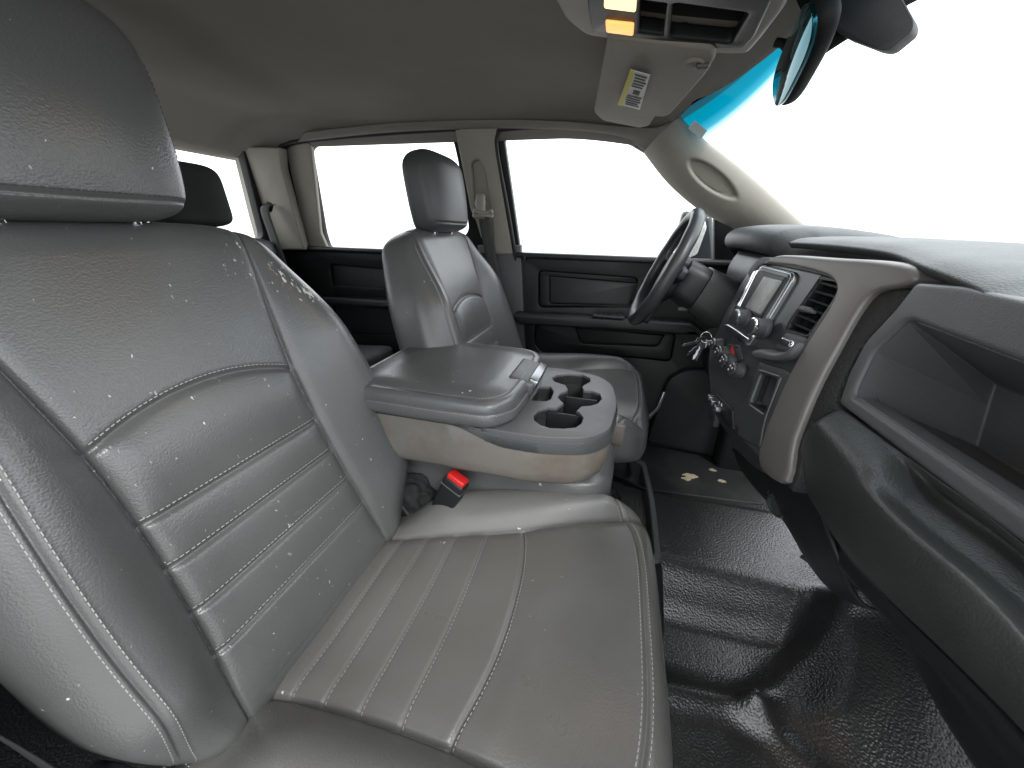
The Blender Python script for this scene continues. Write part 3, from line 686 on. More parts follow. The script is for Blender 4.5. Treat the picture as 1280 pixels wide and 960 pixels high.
tube('mirror_stem',cr([cen-nrm*.02,cen-nrm*.06+Vector((.02,-.01,.02)),cen-nrm*.08+Vector((.06,-.01,.04))],6,False),.012,'matteblack',rm)
sc=thing('sensor_cover','black plastic sensor cover behind the mirror, cut by the top of the photo','sensor cover')
pp=[(0.1926,0.7000,1.2970),(0.2106,0.7000,1.2573),(0.2340,0.7000,1.2364),(0.2724,0.6800,1.2125),(0.2840,0.6800,1.2116),(0.3015,0.6800,1.2286),(0.2989,0.6800,1.2384),(0.2778,0.6800,1.2619),(0.2692,0.7000,1.2965)]
prism('cover_shell',rnd([Vector(p) for p in pp],.008),Vector((.03,.05,.01)),'matteblack',sc,bevel=.006)
prism('cover_arm',rnd([Vector(p) for p in ((0.1745,0.7600,1.3219),(0.2272,0.7400,1.3038),(0.2461,0.7300,1.2757),(0.2350,0.7300,1.2464),(0.2160,0.7600,1.2631))],.01),Vector((.02,.05,.01)),'matteblack',sc,bevel=.008)

# ---------------------------------------------------------------- dashboard
db=thing('dashboard','black dashboard with silver trimmed centre stack, open upper bin and glove box','dashboard')
def SX(y,z): return float(np.interp(z,[.45,.58,.675,.728,.838,.962,1.1],[.35,.30,.269,.270,.294,.33,.38]))-.14*(y-.55)
SF=lambda off:(lambda a,b,c: Vector((SX(a,b)-off-c,a,b)))   # a=y, b=z ; c negative is behind
# core behind the stack and down to the floor
ys=np.linspace(.40,.98,30); zs=np.linspace(.53,.95,34)
def core_x(y,z):
    x=SX(y,z)+.060
    x+= .30*float(sstep(y,.93,.985))**1
    x+= .20*(1-float(sstep(y,.52,.57)))
    if z<.55: x+=(.55-z)*.35
    return x
grid('dash_core',np.array([[ (core_x(y,z),y,z) for y in ys] for z in zs]),'black',db,thick=.004)
# passenger side top pad
c3=[[(0.2800,0.3523,0.9557),(0.2950,0.4252,0.9678),(0.3100,0.5172,0.9752)]]
top_edge=cr([(.300,-.12,.922),(.304,.15,.935),(0.3080,0.3947,0.9524),(0.3120,0.4530,0.9641),(0.3200,0.5339,0.9744),(.345,.66,.985),(.33,.80,.99),(.32,.93,.99)],8,False)
rows=[]
for p in top_edge:
    y=p.y; row=[]
    for x,z in ((p.x+.006,p.z-.012),(p.x,p.z-.005),(p.x+.003,p.z),(p.x+.03,p.z+.008),(p.x+.12,max(p.z+.012,.985)),(p.x+.25,.995),(p.x+.38,.99),(.95,.935)):
        row.append((x,y,z))
    rows.append([tuple(v) for v in cr(row,4,False)])
grid('top_pad',np.array(rows),'soft',db,thick=-.01)
# stack pieces
def SP(name,pts,off,thick,m,parent=db,**k):
    k.setdefault('bevel',.003); return plate(name,pts,SF(off),thick,m,parent,maxe=.04,**k)
trim=[(0.8729,0.9567),(0.8382,0.9675),(0.7009,0.9709),(0.6196,0.9732),(0.5584,0.9705),(0.5433,0.9580),(0.5560,0.9474),(0.5850,0.9365),(0.5891,0.9072),(0.5790,0.8552),(0.5683,0.7947),(0.5528,0.7395),(0.5372,0.6785),(0.5972,0.6511),(0.6152,0.6635),(0.6176,0.7255),(0.6308,0.7903),(0.6367,0.8576),(0.6391,0.9046),(0.6484,0.9302),(0.6713,0.9429),(0.7014,0.9476),(0.7813,0.9513),(0.8704,0.9495)]
SP('silver_trim',cr([Vector((*p,0)) for p in trim],3),.012,.03,'silver',bevel=.006,seg=4)
knit=[(0.5506,0.9463),(0.5463,0.9258),(0.5589,0.8831),(0.5533,0.8418),(0.5406,0.8041),(0.5277,0.7999),(0.5534,0.7674),(0.5380,0.7356),(0.5278,0.6829),(0.5447,0.6654),(0.5540,0.7387),(0.5707,0.7935),(0.5805,0.8536),(0.5906,0.9058),(0.5870,0.9372)]
SP('knit_band',cr([Vector((*p,0)) for p in knit],2),.003,.02,'weave',bevel=.003)
panel=[(0.9419,0.9075),(0.9209,0.9487),(0.8736,0.9523),(0.7826,0.9525),(0.6991,0.9490),(0.6603,0.9420),(0.6436,0.9286),(0.6372,0.9027),(0.6347,0.8557),(0.6277,0.7916),(0.6164,0.7234),(0.6162,0.6587),(0.6087,0.6435),(0.6825,0.6204),(0.7445,0.6215),(0.8359,0.6359),(0.8585,0.6810),(0.9252,0.7520),(0.9371,0.8240)]
vent_hole=[(0.7066,0.9435),(0.6622,0.9406),(0.6523,0.9341),(0.6494,0.9095),(0.6529,0.8618),(0.7104,0.8586),(0.7131,0.8714)]
cubby_hole=[(0.7044,0.7852),(0.6540,0.7931),(0.6335,0.7373),(0.6894,0.7307)]
SP('stack_panel',cr([Vector((*p,0)) for p in panel],3),.004,.03,'satin',bevel=.004,seg=4,holes=[vent_hole,cubby_hole])
SP('stack_rim',cr([Vector((*p,0)) for p in [(0.9275,0.9257),(0.9200,0.9535),(0.8806,0.9607),(0.7759,0.9570),(0.6897,0.9523),(0.6530,0.9428),(0.6389,0.9272),(0.6333,0.8989),(0.6307,0.8520),(0.6435,0.8531),(0.6457,0.9010),(0.6493,0.9278),(0.6627,0.9394),(0.6914,0.9452),(0.7773,0.9477),(0.8633,0.9486),(0.8952,0.9414),(0.8998,0.9207)]],2),.010,.02,'soft',bevel=.004)
rad=thing_radio=SP('radio',rnd([(0.8857,0.9468),(0.7699,0.9431),(0.7616,0.9335),(0.7600,0.8708),(0.7587,0.8286),(0.7673,0.8140),(0.8848,0.8167),(0.8926,0.8339),(0.8995,0.8751),(0.8916,0.9168)],.006),.012,.02,'darkchrome',bevel=.003)
SP('radio_face',rnd([(0.8778,0.9429),(0.7736,0.9401),(0.7678,0.9328),(0.7679,0.8705),(0.7694,0.8302),(0.7760,0.8192),(0.8800,0.8230),(0.8846,0.8374),(0.8885,0.8753),(0.8840,0.9162)],.005),.0135,.02,'satin',rad,bevel=.002)
SP('radio_bezel',rnd([(0.8713,0.9375),(0.7726,0.9349),(0.7743,0.8619),(0.8660,0.8663)],.004),.016,.02,'black',rad,bevel=.002)
SP('display_screen',rnd([(0.8424,0.9286),(0.7767,0.9277),(0.7813,0.8677),(0.8447,0.8687)],.002),.0168,.02,'screen',rad,bevel=.0008)
SP('bright_side_strip',rnd([(0.8909,0.9326),(0.8826,0.9364),(0.8688,0.8657),(0.8919,0.8664)],.001),.0165,.02,'chrome',rad,bevel=.0015)
SP('bright_lower_strip',rnd([(0.8896,0.8242),(0.8769,0.8272),(0.7727,0.8247),(0.7633,0.8408),(0.7548,0.8386),(0.7637,0.8135),(0.7793,0.8105),(0.8848,0.8167)],.001),.0165,.02,'chrome',rad,bevel=.0015)
for k in range(4):
    t=k/3
    a=Vector((0.3000,0.8011,0.9201))
def knob(name,c,r,h,parent,rimm='chrome',body='soft',cap='satin',ax=(-.90,-.14,.10)):
    c=Vector(c); ax=Vector(ax).normalized()
    k=lathe(name,c-ax*.004,ax,[(r*1.12,0),(r*1.14,.004),(r*1.05,.006),(r,.007),(r*.97,h-.004)],body,parent,n=40)
    lathe('knob_rim',c-ax*.004,ax,[(r*.98,h-.005),(r*1.0,h-.003),(r*.97,h),(r*.86,h+.0008)],rimm,k,n=40)
    lathe('knob_cap',c-ax*.004,ax,[(r*.85,h-.002),(r*.84,h+.0012),(r*.4,h+.002)],cap,k,n=40)
    x,y,a=frame_from(ax)
    for i in range(3 if name=='climate_knob' else 0):
        t=.6+i*1.5; p=c+ax*(h-.002)+x*math.cos(t)*r*.5+y*math.sin(t)*r*.5
        lathe('knob_symbol',p,ax,[(r*.16,0),(r*.15,.0006)],'white',k,n=10)
    return k
knob('tuning_knob',(0.2435,0.8240,0.8511),.0155,.024,rad,rimm='darkchrome')
knob('tuning_knob',(0.2541,0.7473,0.8508),.0155,.026,rad,rimm='chrome')
for c in ((0.2249,0.8830,0.7807),(0.2295,0.8418,0.7755),(0.2331,0.8053,0.7685),(0.2386,0.7616,0.7658)):
    knob('climate_knob',c,.0128,.020,db,rimm='darkchrome')
SP('hazard_button',rnd([(0.8348,0.7941),(0.8374,0.7761),(0.8121,0.7809)],.001),.008,.01,'redprint',bevel=.0008)
SP('hazard_switch',rnd([(0.8646,0.7888),(0.8099,0.8014),(0.7755,0.7831),(0.8036,0.7702)],.003),.0065,.01,'satin',bevel=.001)
for pp in ([(0.2700,0.8555,0.7687),(0.2700,0.8246,0.7529)],):
    pass
# air vent
vt=SP('air_vent',rnd([(0.7100,0.9467),(0.6613,0.9430),(0.6494,0.9345),(0.6455,0.9091),(0.6467,0.8597),(0.7117,0.8555),(0.7150,0.8710)],.006),.006,.02,'black',bevel=.003,holes=[rnd([(0.7026,0.9416),(0.6642,0.9392),(0.6552,0.9337),(0.6518,0.9103),(0.6550,0.8637),(0.7079,0.8605),(0.7106,0.8733)],.004)])
SP('vent_liner',[(0.7077,0.9446),(0.6593,0.9410),(0.6489,0.9323),(0.6488,0.8617),(0.7091,0.8575)],-.040,.004,'seal',vt)
lv=[[(0.7039,0.9354),(0.6552,0.9337)],[(0.7082,0.9226),(0.6530,0.9215)],[(0.7091,0.9100),(0.6513,0.9080)],[(0.7082,0.8974),(0.6515,0.8962)],[(0.7091,0.8842),(0.6523,0.8829)],[(0.7101,0.8708),(0.6541,0.8702)]]
for (a,b) in lv:
    a=Vector(a);b=Vector(b); pa=SF(.004)(a.x,a.y,0); pb=SF(.004)(b.x,b.y,0); back=Vector((.030,.004,-.012)); up=Vector((0,0,.0016))
    vv=[pa+up,pb+up,pb+back+up,pa+back+up,pa-up,pb-up,pb+back-up,pa+back-up]
    mesh('louvre',vv,[(0,1,2,3),(7,6,5,4),(0,4,5,1),(1,5,6,2),(2,6,7,3),(3,7,4,0)],'black',vt,20,recalc=True)
for f in (.22,.5,.78):
    p0=Vector(lv[0][0]).lerp(Vector(lv[0][1]),f); p1=Vector(lv[-1][0]).lerp(Vector(lv[-1][1]),f)
    A=SF(-.018)(p0.x,p0.y,0);B=SF(-.018)(p1.x,p1.y,0); bk=Vector((.02,0,0)); w=Vector((0,.001,0))
    mesh('vent_vane',[A-w,A+w,B+w,B-w,A-w+bk,A+w+bk,B+w+bk,B-w+bk],[(0,1,2,3),(7,6,5,4),(0,4,5,1),(1,5,6,2),(2,6,7,3),(3,7,4,0)],'black',vt,20,recalc=True)
tube('vent_slider',[SF(.006)(*p,0) for p in [(0.7012,0.8949),(0.6852,0.8955),(0.6690,0.8950)]],[.006,.006,.003],'grey',vt,flat=.8)
SP('vent_lower_plate',rnd([(0.7055,0.8543),(0.6467,0.8597),(0.6494,0.8438),(0.6715,0.8317),(0.7089,0.8256)],.005),.006,.02,'grey',bevel=.003)
SP('vent_switch',rnd([(0.7032,0.8481),(0.6703,0.8493),(0.6653,0.8389),(0.6970,0.8361)],.006),.010,.01,'chrome',bevel=.003)
SP('vent_switch',rnd([(0.6972,0.8470),(0.6725,0.8473),(0.6708,0.8399),(0.6943,0.8383)],.005),.0115,.01,'black',bevel=.002)
SP('stack_shelf',cr([Vector((*p,0)) for p in [(0.7373,0.8110),(0.7157,0.8221),(0.6792,0.8279),(0.6546,0.8370),(0.6435,0.8531),(0.6383,0.8447),(0.6438,0.8301),(0.6664,0.8172),(0.7013,0.8081),(0.7291,0.8032)]],3),.022,.04,'grey',bevel=.007,seg=4)
SP('side_panel',rnd([(0.7275,0.7963),(0.6531,0.8084),(0.6265,0.8078),(0.6170,0.7652),(0.6117,0.6815),(0.6257,0.6642),(0.6992,0.6581),(0.6977,0.7112)],.006),.007,.02,'soft',bevel=.003,holes=[rnd([(0.7044,0.7852),(0.6540,0.7931),(0.6335,0.7373),(0.6894,0.7307)],.006)])
SP('cubby_frame',rnd([(0.7129,0.7880),(0.6502,0.7987),(0.6199,0.6823),(0.6982,0.6617)],.006),.010,.012,'satin',bevel=.003,holes=[rnd([(0.7013,0.7848),(0.6547,0.7915),(0.6352,0.7364),(0.6874,0.7316)],.006)])
SP('cubby_liner',[(0.7161,0.7883),(0.6502,0.7987),(0.6277,0.7316),(0.6980,0.7220)],-.05,.004,'seal')
SP('switch_bank',rnd([(0.8293,0.6934),(0.7379,0.6948),(0.7264,0.6595),(0.7673,0.6484),(0.8265,0.6620)],.004),.008,.02,'black',bevel=.002)
SP('bank_mark',[(0.7981,0.6855),(0.7949,0.6870),(0.7913,0.6815),(0.7954,0.6814)],.0088,.002,'white',bevel=.0001)
SP('bank_mark',[(0.7858,0.6858),(0.7827,0.6873),(0.7792,0.6819),(0.7832,0.6818)],.0088,.002,'white',bevel=.0001)
for uv in ((0.2197,0.8312,0.6784),(0.2218,0.8156,0.6761),(0.2239,0.7866,0.6748)): box('toggle_switch',uv,(.014,.02,.012),'darkchrome',db,bevel=.003)
# lower stack body with round outlet
low=[[(0.3000,0.8785,0.5417),(0.2900,0.6478,0.6144),(0.2900,0.5679,0.6581),(0.2900,0.5409,0.6854)],
     [(0.3100,0.8312,0.5198),(0.3050,0.6543,0.5761),(0.3000,0.5475,0.6122),(0.2900,0.4539,0.6521)],
     [(0.3400,0.8002,0.4910),(0.3350,0.6587,0.5269),(0.3300,0.5491,0.5416),(0.3200,0.4493,0.6004)],
     [(0.4000,0.8448,0.4273),(0.3950,0.7148,0.4552),(0.3900,0.5912,0.4640),(0.3800,0.4939,0.5293)],
     [(0.5000,0.9594,0.3141),(0.5000,0.8474,0.3268),(0.5000,0.7070,0.3375),(0.5000,0.6171,0.4055)]]
def surf(ctrl,nu=6,nv=6):
    rows=[cr(r,nu,False) for r in ctrl]; cols=list(zip(*rows)); C=[cr(c,nv,False) for c in cols]; return np.array([[tuple(p) for p in r] for r in zip(*C)])
grid('lower_fascia',surf(low),'black',db,thick=.004)
for (u,r) in (((0.3120,0.6393,0.5688),.021),((0.3080,0.6557,0.5809),.010)):
    k=lathe('round_outlet',Vector(u),(-.8,-.45,-.1),[(r,-.006),(r,.004),(r*.8,.007),(r*.7,.002),(r*.3,.002)],'satin',db,n=30)
# passenger side: bin frame, bin, lip, glove box
FX=lambda off:(lambda a,b,c: Vector((.283-off-c+(b-.80)*.16,a,b)))
fr_o=[(0.5468,0.9433)]
bin_h=rnd([(.500,.915),(.485,.84),(.478,.812),(-.10,.812),(-.10,.915)],[.012,.01,.01,.0,.0])
frm=rnd([(.500,.965),(.527,.945),(.545,.80),(.535,.785),(-.12,.785),(-.12,.935),(.30,.950),(.40,.957)],[.01,.02,.02,.01,0,0,.02,.02])
frm=[(0.5225,0.9559),(0.5287,0.9273),(0.5471,0.8837),(0.5441,0.8434),(0.5307,0.8066),(0.5082,0.8065),(0.2770,0.8096),(-.12,.795),(-.12,.93),(0.3946,0.9573),(0.4626,0.9599)]
bin_h=[(0.5050,0.9209),(0.5262,0.8767),(0.5207,0.8370),(0.5156,0.8230),(0.2934,0.8270),(-.10,.825),(-.10,.915),(0.3699,0.9153)]
plate('bin_frame',rnd(frm,[.004,.01,.01,.01,.006,.006,0,0,0,.01,.01]),FX(0),.03,'grey',db,holes=[rnd(bin_h,[.012,.01,.01,.01,.01,.01,.01,.0])],bevel=.005,seg=4,maxe=.05)
fp=[FX(-.005)(a,b,0) for a,b in [Vector(p) for p in bin_h]]
bk=[(0.4200,0.5262,0.8536),(0.4200,0.5206,0.8345),(0.4200,0.5103,0.7941),(0.4200,0.5093,0.7789),(0.4200,0.3042,0.7503),(.42,-.1,.80),(.42,-.1,.93),(0.4200,0.4929,0.8537)]
fpv=[Vector(p) for p in fp]; bkv=[Vector(p) for p in bk]
bkv[1]=bkv[0].lerp(bkv[3],.35); bkv[2]=bkv[0].lerp(bkv[3],.8)
bkv[4]=Vector((.42,.10,bkv[3].z)); fpv4=fpv[4]
bkv[5]=Vector((.42,-.10,bkv[3].z)); bkv[6]=Vector((.42,-.10,bkv[0].z)); bkv[7]=Vector((.42,.2,bkv[0].z))
N8=8; vs=fpv+bkv; fs=[(i,(i+1)%N8,N8+(i+1)%N8,N8+i) for i in range(N8)]+[tuple(range(N8,2*N8))]
me=bpy.data.meshes.new('open_bin'); me.from_pydata([tuple(v) for v in vs],[],fs); bn=link('open_bin',me,'grey',db)
md=bn.modifiers.new('b','BEVEL'); md.width=.004; md.segments=3; md.limit_method='ANGLE'; md.angle_limit=R(30)
md=bn.modifiers.new('s','SOLIDIFY'); md.thickness=.003; md.offset=0
for p in me.polygons: p.use_smooth=False
# glove box: rows from the lip down, columns left to right
gb=[[(0.2870,0.5261,0.8037),(0.2870,0.3776,0.8085),(0.2870,0.2869,0.8104),(.287,.05,.80),(.287,-.12,.80)],
    [(0.2620,0.5159,0.7858),(0.2500,0.3382,0.8019),(0.2500,0.2352,0.8083),(.25,.05,.775),(.25,-.12,.775)],
    [(0.2620,0.5314,0.7617),(0.2360,0.3242,0.7851),(0.2360,0.2069,0.7918),(.236,.05,.755),(.236,-.12,.755)],
    [(0.2680,0.5436,0.7314),(0.2400,0.3390,0.7541),(0.2400,0.1984,0.7668),(.240,.05,.745),(.240,-.12,.745)],
    [(0.2840,0.5646,0.6844),(0.2620,0.3777,0.7016),(0.2600,0.2086,0.7359),(.262,.05,.735),(.262,-.12,.735)],
    [(0.3100,0.6094,0.6420),(0.2900,0.4173,0.6634),(0.2800,0.2235,0.7136),(.28,.05,.725),(.28,-.12,.725)]]
Gp=surf(gb,14,8)
# pull recess pressed into the upper face
n_,k_,_=Gp.shape
lip_r=thing_dummy=None
for i in range(n_):
    for j in range(k_):
        u=j/(k_-1)*4; v=i/8.0
        a=float(sstep(u,.74,.90))*(1-float(sstep(v,1.15,1.75)))*float(sstep(v,.10,.30))
        Gp[i,j,0]+=.022*a; Gp[i,j,2]-=.018*a
grid('glove_box',Gp,'glove',db,thick=.004)
gk=[[(0.3150,0.6157,0.6356),(0.2950,0.4210,0.6575),(0.2900,0.2308,0.7021),(.29,.05,.722),(.29,-.12,.722)],
    [(0.3100,0.5727,0.6088),(0.2950,0.3962,0.6423),(0.2850,0.2219,0.6934),(.285,.05,.70),(.285,-.12,.70)],
    [(0.3300,0.5662,0.5409),(0.3100,0.3889,0.6368),(0.3000,0.2329,0.6622),(.30,.05,.66),(.30,-.12,.66)],
    [(0.4000,0.6778,0.4320),(0.3800,0.4756,0.5532),(0.3600,0.2802,0.5906),(.36,.05,.62),(.36,-.12,.62)],
    [(0.7000,1.0456,0.0871),(0.7500,0.9220,0.1556),(.75,.25,.50),(.75,.05,.50),(.75,-.12,.50)]]
grid('lower_panel',surf(gk,8,6),'black',db,thick=.004)
# driver side of the dash
box('driver_fascia',(.52,1.26,.80),(.25,.60,.26),'black',db,bevel=.03)
box('driver_knee_panel',(.47,1.27,.60),(.22,.56,.22),'black',db,bevel=.04,rot=Matrix.Rotation(R(20),3,'Y'))
box('kick_panel',(.62,1.55,.33),(.30,.10,.50),'black',db,bevel=.03)
# firewall
plate('firewall',[(-.15,.0),(1.68,.0),(1.68,.93),(-.15,.93)],lambda a,b,c:Vector((1.10+c,a,b)),.03,'darkfab',db)
# hood over the gauges
def hood_ring(y,w):
    pts=[(.283-w,.985),(.292-w,1.005),(.32-w,1.018),(.40,1.022),(.52,1.01),(.60,.985),(.60,.95),(.40,.955),(.32-w,.962),(.292-w,.965)]
    return [Vector((x,y,z)) for x,z in pts]
rings=[]
for y,w,dz in ((.94,-.07,-.035),(.965,-.045,-.015),(1.0,-.02,-.004),(1.08,-.005,.002),(1.2,0,.004),(1.32,-.004,.002),(1.40,-.03,-.008),(1.43,-.06,-.03)):
    r=cr([p+Vector((0,0,dz)) for p in hood_ring(y,w)],4); rings.append(r)
loft('gauge_hood',rings,'soft',db)
gp=[(0.2389,1.1500,0.8830),(0.2645,1.1500,0.9088),(0.2904,1.1500,0.9378),(0.3107,1.1500,0.9464)]
gp2=[(0.2647,0.9800,0.8684),(0.2729,0.9800,0.8901),(0.2797,0.9800,0.9163),(0.2895,0.9800,0.9420)]
rows=[]
for t in np.linspace(0,1,16):
    rows.append([tuple(Vector((.33+.05*(1-math.cos(f*1.6))-.03*math.sin(math.pi*f)-.00*t,1.30-.37*t,.955-.16*f))) for f in np.linspace(0,1,16)])
grid('gauge_cowl',np.array(rows),'dark_leather',db,thick=.004)
for yy in (1.10,1.13,1.17,1.20):
    tube('cowl_stitching',[Vector((.33+.05*(1-math.cos(f*1.6))-.03*math.sin(math.pi*f)-.0025,yy+.02*f,.955-.16*f)) for f in np.linspace(0,1,16)],.0011,'white',db,n=6)

# steering wheel and column
WC=Vector((0.1193,1.2000,0.9039)); WR=.155
tilt=R(23); wa=Vector((-math.cos(tilt),0,math.sin(tilt)))   # axis towards the driver
wu=Vector((math.sin(tilt),0,math.cos(tilt))); wy=Vector((0,1,0))
st=thing('steering_wheel','black leather wrapped steering wheel seen nearly edge on in front of the driver seat','steering wheel')
rim=[WC+wu*math.cos(t)*WR+wy*math.sin(t)*WR*1.03 for t in np.linspace(0,2*math.pi,96,endpoint=False)]
vs=[];fs=[];nn=20
for i,p in enumerate(rim):
    t=2*math.pi*i/96; ra=(wu*math.cos(t)+wy*math.sin(t)).normalized()
    rr=.0175*(1+.025*math.cos(14*t))
    for k in range(nn):
        a=2*math.pi*k/nn; vs.append(p+ra*math.cos(a)*rr*.95+wa*math.sin(a)*rr)
for i in range(96):
    for k in range(nn): j=(i+1)%96; fs.append((i*nn+k,i*nn+(k+1)%nn,j*nn+(k+1)%nn,j*nn+k))
mesh('rim',vs,fs,'wheel',st,60,recalc=True)
WFn=lambda off:(lambda a,b,c: WC+wy*a+wu*b+wa*(off+c))
plate('hub',rnd([(-.075,.045),(-.055,.058),(.055,.058),(.075,.045),(.065,-.05),(.03,-.075),(-.03,-.075),(-.065,-.05)],.02),WFn(-.005),.045,'black',st,bevel=.012,seg=4)
for pts in ([(-.15,.028),(-.06,.035),(-.06,-.02),(-.15,.0)],[(.15,.028),(.06,.035),(.06,-.02),(.15,.0)],[(-.045,-.06),(.045,-.06),(.03,-.15),(-.03,-.15)]):
    plate('spoke',rnd(pts,.01),WFn(-.018),.022,'black',st,bevel=.006)
for sg in (-1,1): plate('button_pad',rnd([(sg*.075,.022),(sg*.115,.02),(sg*.115,-.002),(sg*.07,-.01)],.006),WFn(-.012),.01,'satin',st,bevel=.002); plate('spoke_accent',rnd([(sg*.062,.034),(sg*.145,.026),(sg*.145,.022),(sg*.062,.029)],.001),WFn(-.008),.008,'chrome',st,bevel=.001)
co=thing('steering_column','black steering column shroud behind the wheel with its lever','steering column')
def colring(d,hw,hh,dz=0):
    c=WC-wa*d+Vector((0,0,dz)); r=[]
    for k in range(28):
        t=2*math.pi*k/28; c_,s_=math.cos(t),math.sin(t); r.append(c+wy*hw*math.copysign(abs(c_)**.6,c_)+wu*hh*math.copysign(abs(s_)**.6,s_))
    return r
loft('shroud',[colring(.022,.045,.045),colring(.03,.058,.055),colring(.08,.066,.06,-.004),colring(.105,.066,.06,-.006)],'black',co)
loft('shroud',[colring(.107,.070,.064,-.006),colring(.16,.082,.070,-.012),colring(.26,.088,.074,-.02),colring(.36,.088,.07,-.02)],'glove',co)
tube('turn_lever',[WC-wa*.06+wy*.05,WC-wa*.05+wy*.12+wu*.02,WC-wa*.045+wy*.17+wu*.03],[.006,.006,.009],'black',co)
box('tilt_lever',WC-wa*.10-wu*.066+Vector((0,-.03,0)),(.03,.02,.012),'grey',co)
ks=thing('key_ring','bunch of metal keys with a black fob hanging at the ignition by the climate knobs','keys')
kc=Vector((0.2362,0.9850,0.7756))
lathe('key_fob',kc,(-.5,-.7,.4),[(.002,-.006),(.017,-.005),(.019,0),(.017,.005),(.002,.006)],'black',ks,n=24,sx=1.4)
tube('split_ring',[kc+Vector((-.018,-.004,-.004))+Vector((.012*math.cos(t),.004*math.sin(t),.012*math.sin(t))) for t in np.linspace(0,2*math.pi,24,endpoint=False)],.0012,'chrome',ks,closed=True,n=8)
for (dx,dz,tw) in ((-.045,-.055,.2),(-.02,-.05,-.2),(-.052,-.02,.5),(-.008,-.03,0)):
    a=kc+Vector((-.018,-.004,-.008)); d=Vector((dx,-.006,dz)).normalized(); n_=Vector((tw,-1,0)).normalized(); s_=d.cross(n_).normalized()
    pts=[a-s_*.010,a+s_*.010,a+s_*.010+d*.018,a+s_*.004+d*.022]
    for q in range(4): pts+= [a+s_*(.004 if q%2 else .0025)+d*(.026+.007*q)]
    pts+=[a+d*.056,a-s_*.003+d*.052,a-s_*.004+d*.022,a-s_*.010+d*.018]
    prism('key',pts,n_*.002,'darkchrome',ks,bevel=.0004,seg=1)
# pedals
pd=thing('brake_pedal','metal pedal arm and pad in the dark driver foot well','pedal')
tube('pedal_arm',[(0.2136,1.4200,0.4510),(0.1987,1.4000,0.3921),(0.1673,1.3700,0.3616)],.008,'darkchrome',pd)
box('pedal_pad',Vector((0.3805,1.3500,0.4105)),(.02,.08,.05),'grey',pd,bevel=.006)
ds_=thing('speaker_panel','black perforated speaker panel low on the far side of the driver foot well','panel')
plate('grille_panel',rnd([(.20,.15),(.24,.45),(.30,.50),(.62,.50),(.62,.12)],.03),DF(-.035),.03,'black',ds_,bevel=.008)

# outside mirror
wm=thing('door_mirror','wet black door mirror outside the driver window, dotted with drops','mirror')
mo=[Vector(p) for p in ((0.2431,1.8000,1.0767),(0.3348,1.8000,1.0720),(0.3852,1.8000,0.8811),(0.2424,1.8000,0.8749))]
plate('mirror_housing',rnd([(0.2178,1.0871),(0.3311,1.0712),(0.3828,0.8731),(0.2259,0.8661),(0.2113,1.0048)],.02),lambda a,b,c:Vector((a,1.80-c,b)),.09,'paint',wm,bevel=.02,seg=4)
plate('mirror_glass',rnd([(0.2328,1.0525),(0.3029,1.0536),(0.3149,1.0218),(0.2985,0.9224),(0.2375,0.8888),(0.2165,0.9748)],.01),lambda a,b,c:Vector((a,1.79-c,b)),.004,mat('wet_mirror',(.75,.77,.75),.25,metal=.4,dirt=.5,dirtcol=(.3,.31,.3),dscale=60),wm,bevel=.001)

# ---------------------------------------------------------------- centre console
cc_=thing('centre_console','fold-down centre console with padded grey lid, cup holders and stained beige sides','console')
TZc=.66
def CT(z): return lambda a,b,c: Vector((a,b,z+c))
lid=[(-.52,.585),(-.30,.580),(-.19,.583),(-.158,.625),(-.150,.76),(-.158,.915),(-.19,.955),(-.30,.962),(-.52,.955)]
def lidp(sc,dx=0): return [((a+.33)*sc+dx-.33,(b-.77)*sc+.77) for a,b in lid]
loft('armrest_lid',[ [Vector((a,b,.660+(z-.640)*.78)) for a,b in [Vector(q) for q in rnd(lidp(s),.03,6)]] for s,z in ((.955,.640),(.985,.645),(1.0,.655),(1.0,.668),(.992,.675),(.988,.6765),(.992,.678),(.98,.694),(.955,.703),(.93,.7055),(.90,.7065),(.88,.7040),(.87,.7075),(.6,.712),(.3,.713),(.02,.713)) ],'leather',cc_,ang=70)
class Fake: N=(0,0,1)
def line_st(name,pts3,m,parent,N=(0,0,1),**k):
    class Q: pass
    q=Q(); q.N=N; q.pt=lambda u,s,off: Vector(u)+Vector(N)*off
    return stitches(name,q,[[(p,0) for p in pts3]],m,parent,**k)
lo1=[Vector((a.x,a.y,.7126)) for a in [Vector(q) for q in rnd(lidp(.895),.03,6)]]
line_st('lid_stitching',lo1,'stitch',cc_)
lo1=[Vector((a.x,a.y,.6857)) for a in [Vector(q) for q in rnd(lidp(1.001),.03,6)]]
line_st('lid_stitching',lo1,'stitch',cc_)
lt=box('lid_latch',(-.172,.785,.697),(.058,.135,.032),'grey',cc_,bevel=.008,rot=Matrix.Rotation(R(14),3,'Y'))
box('latch_bar',(-.150,.785,.696),(.022,.115,.034),'darkchrome',lt,bevel=.004,rot=Matrix.Rotation(R(24),3,'Y'))
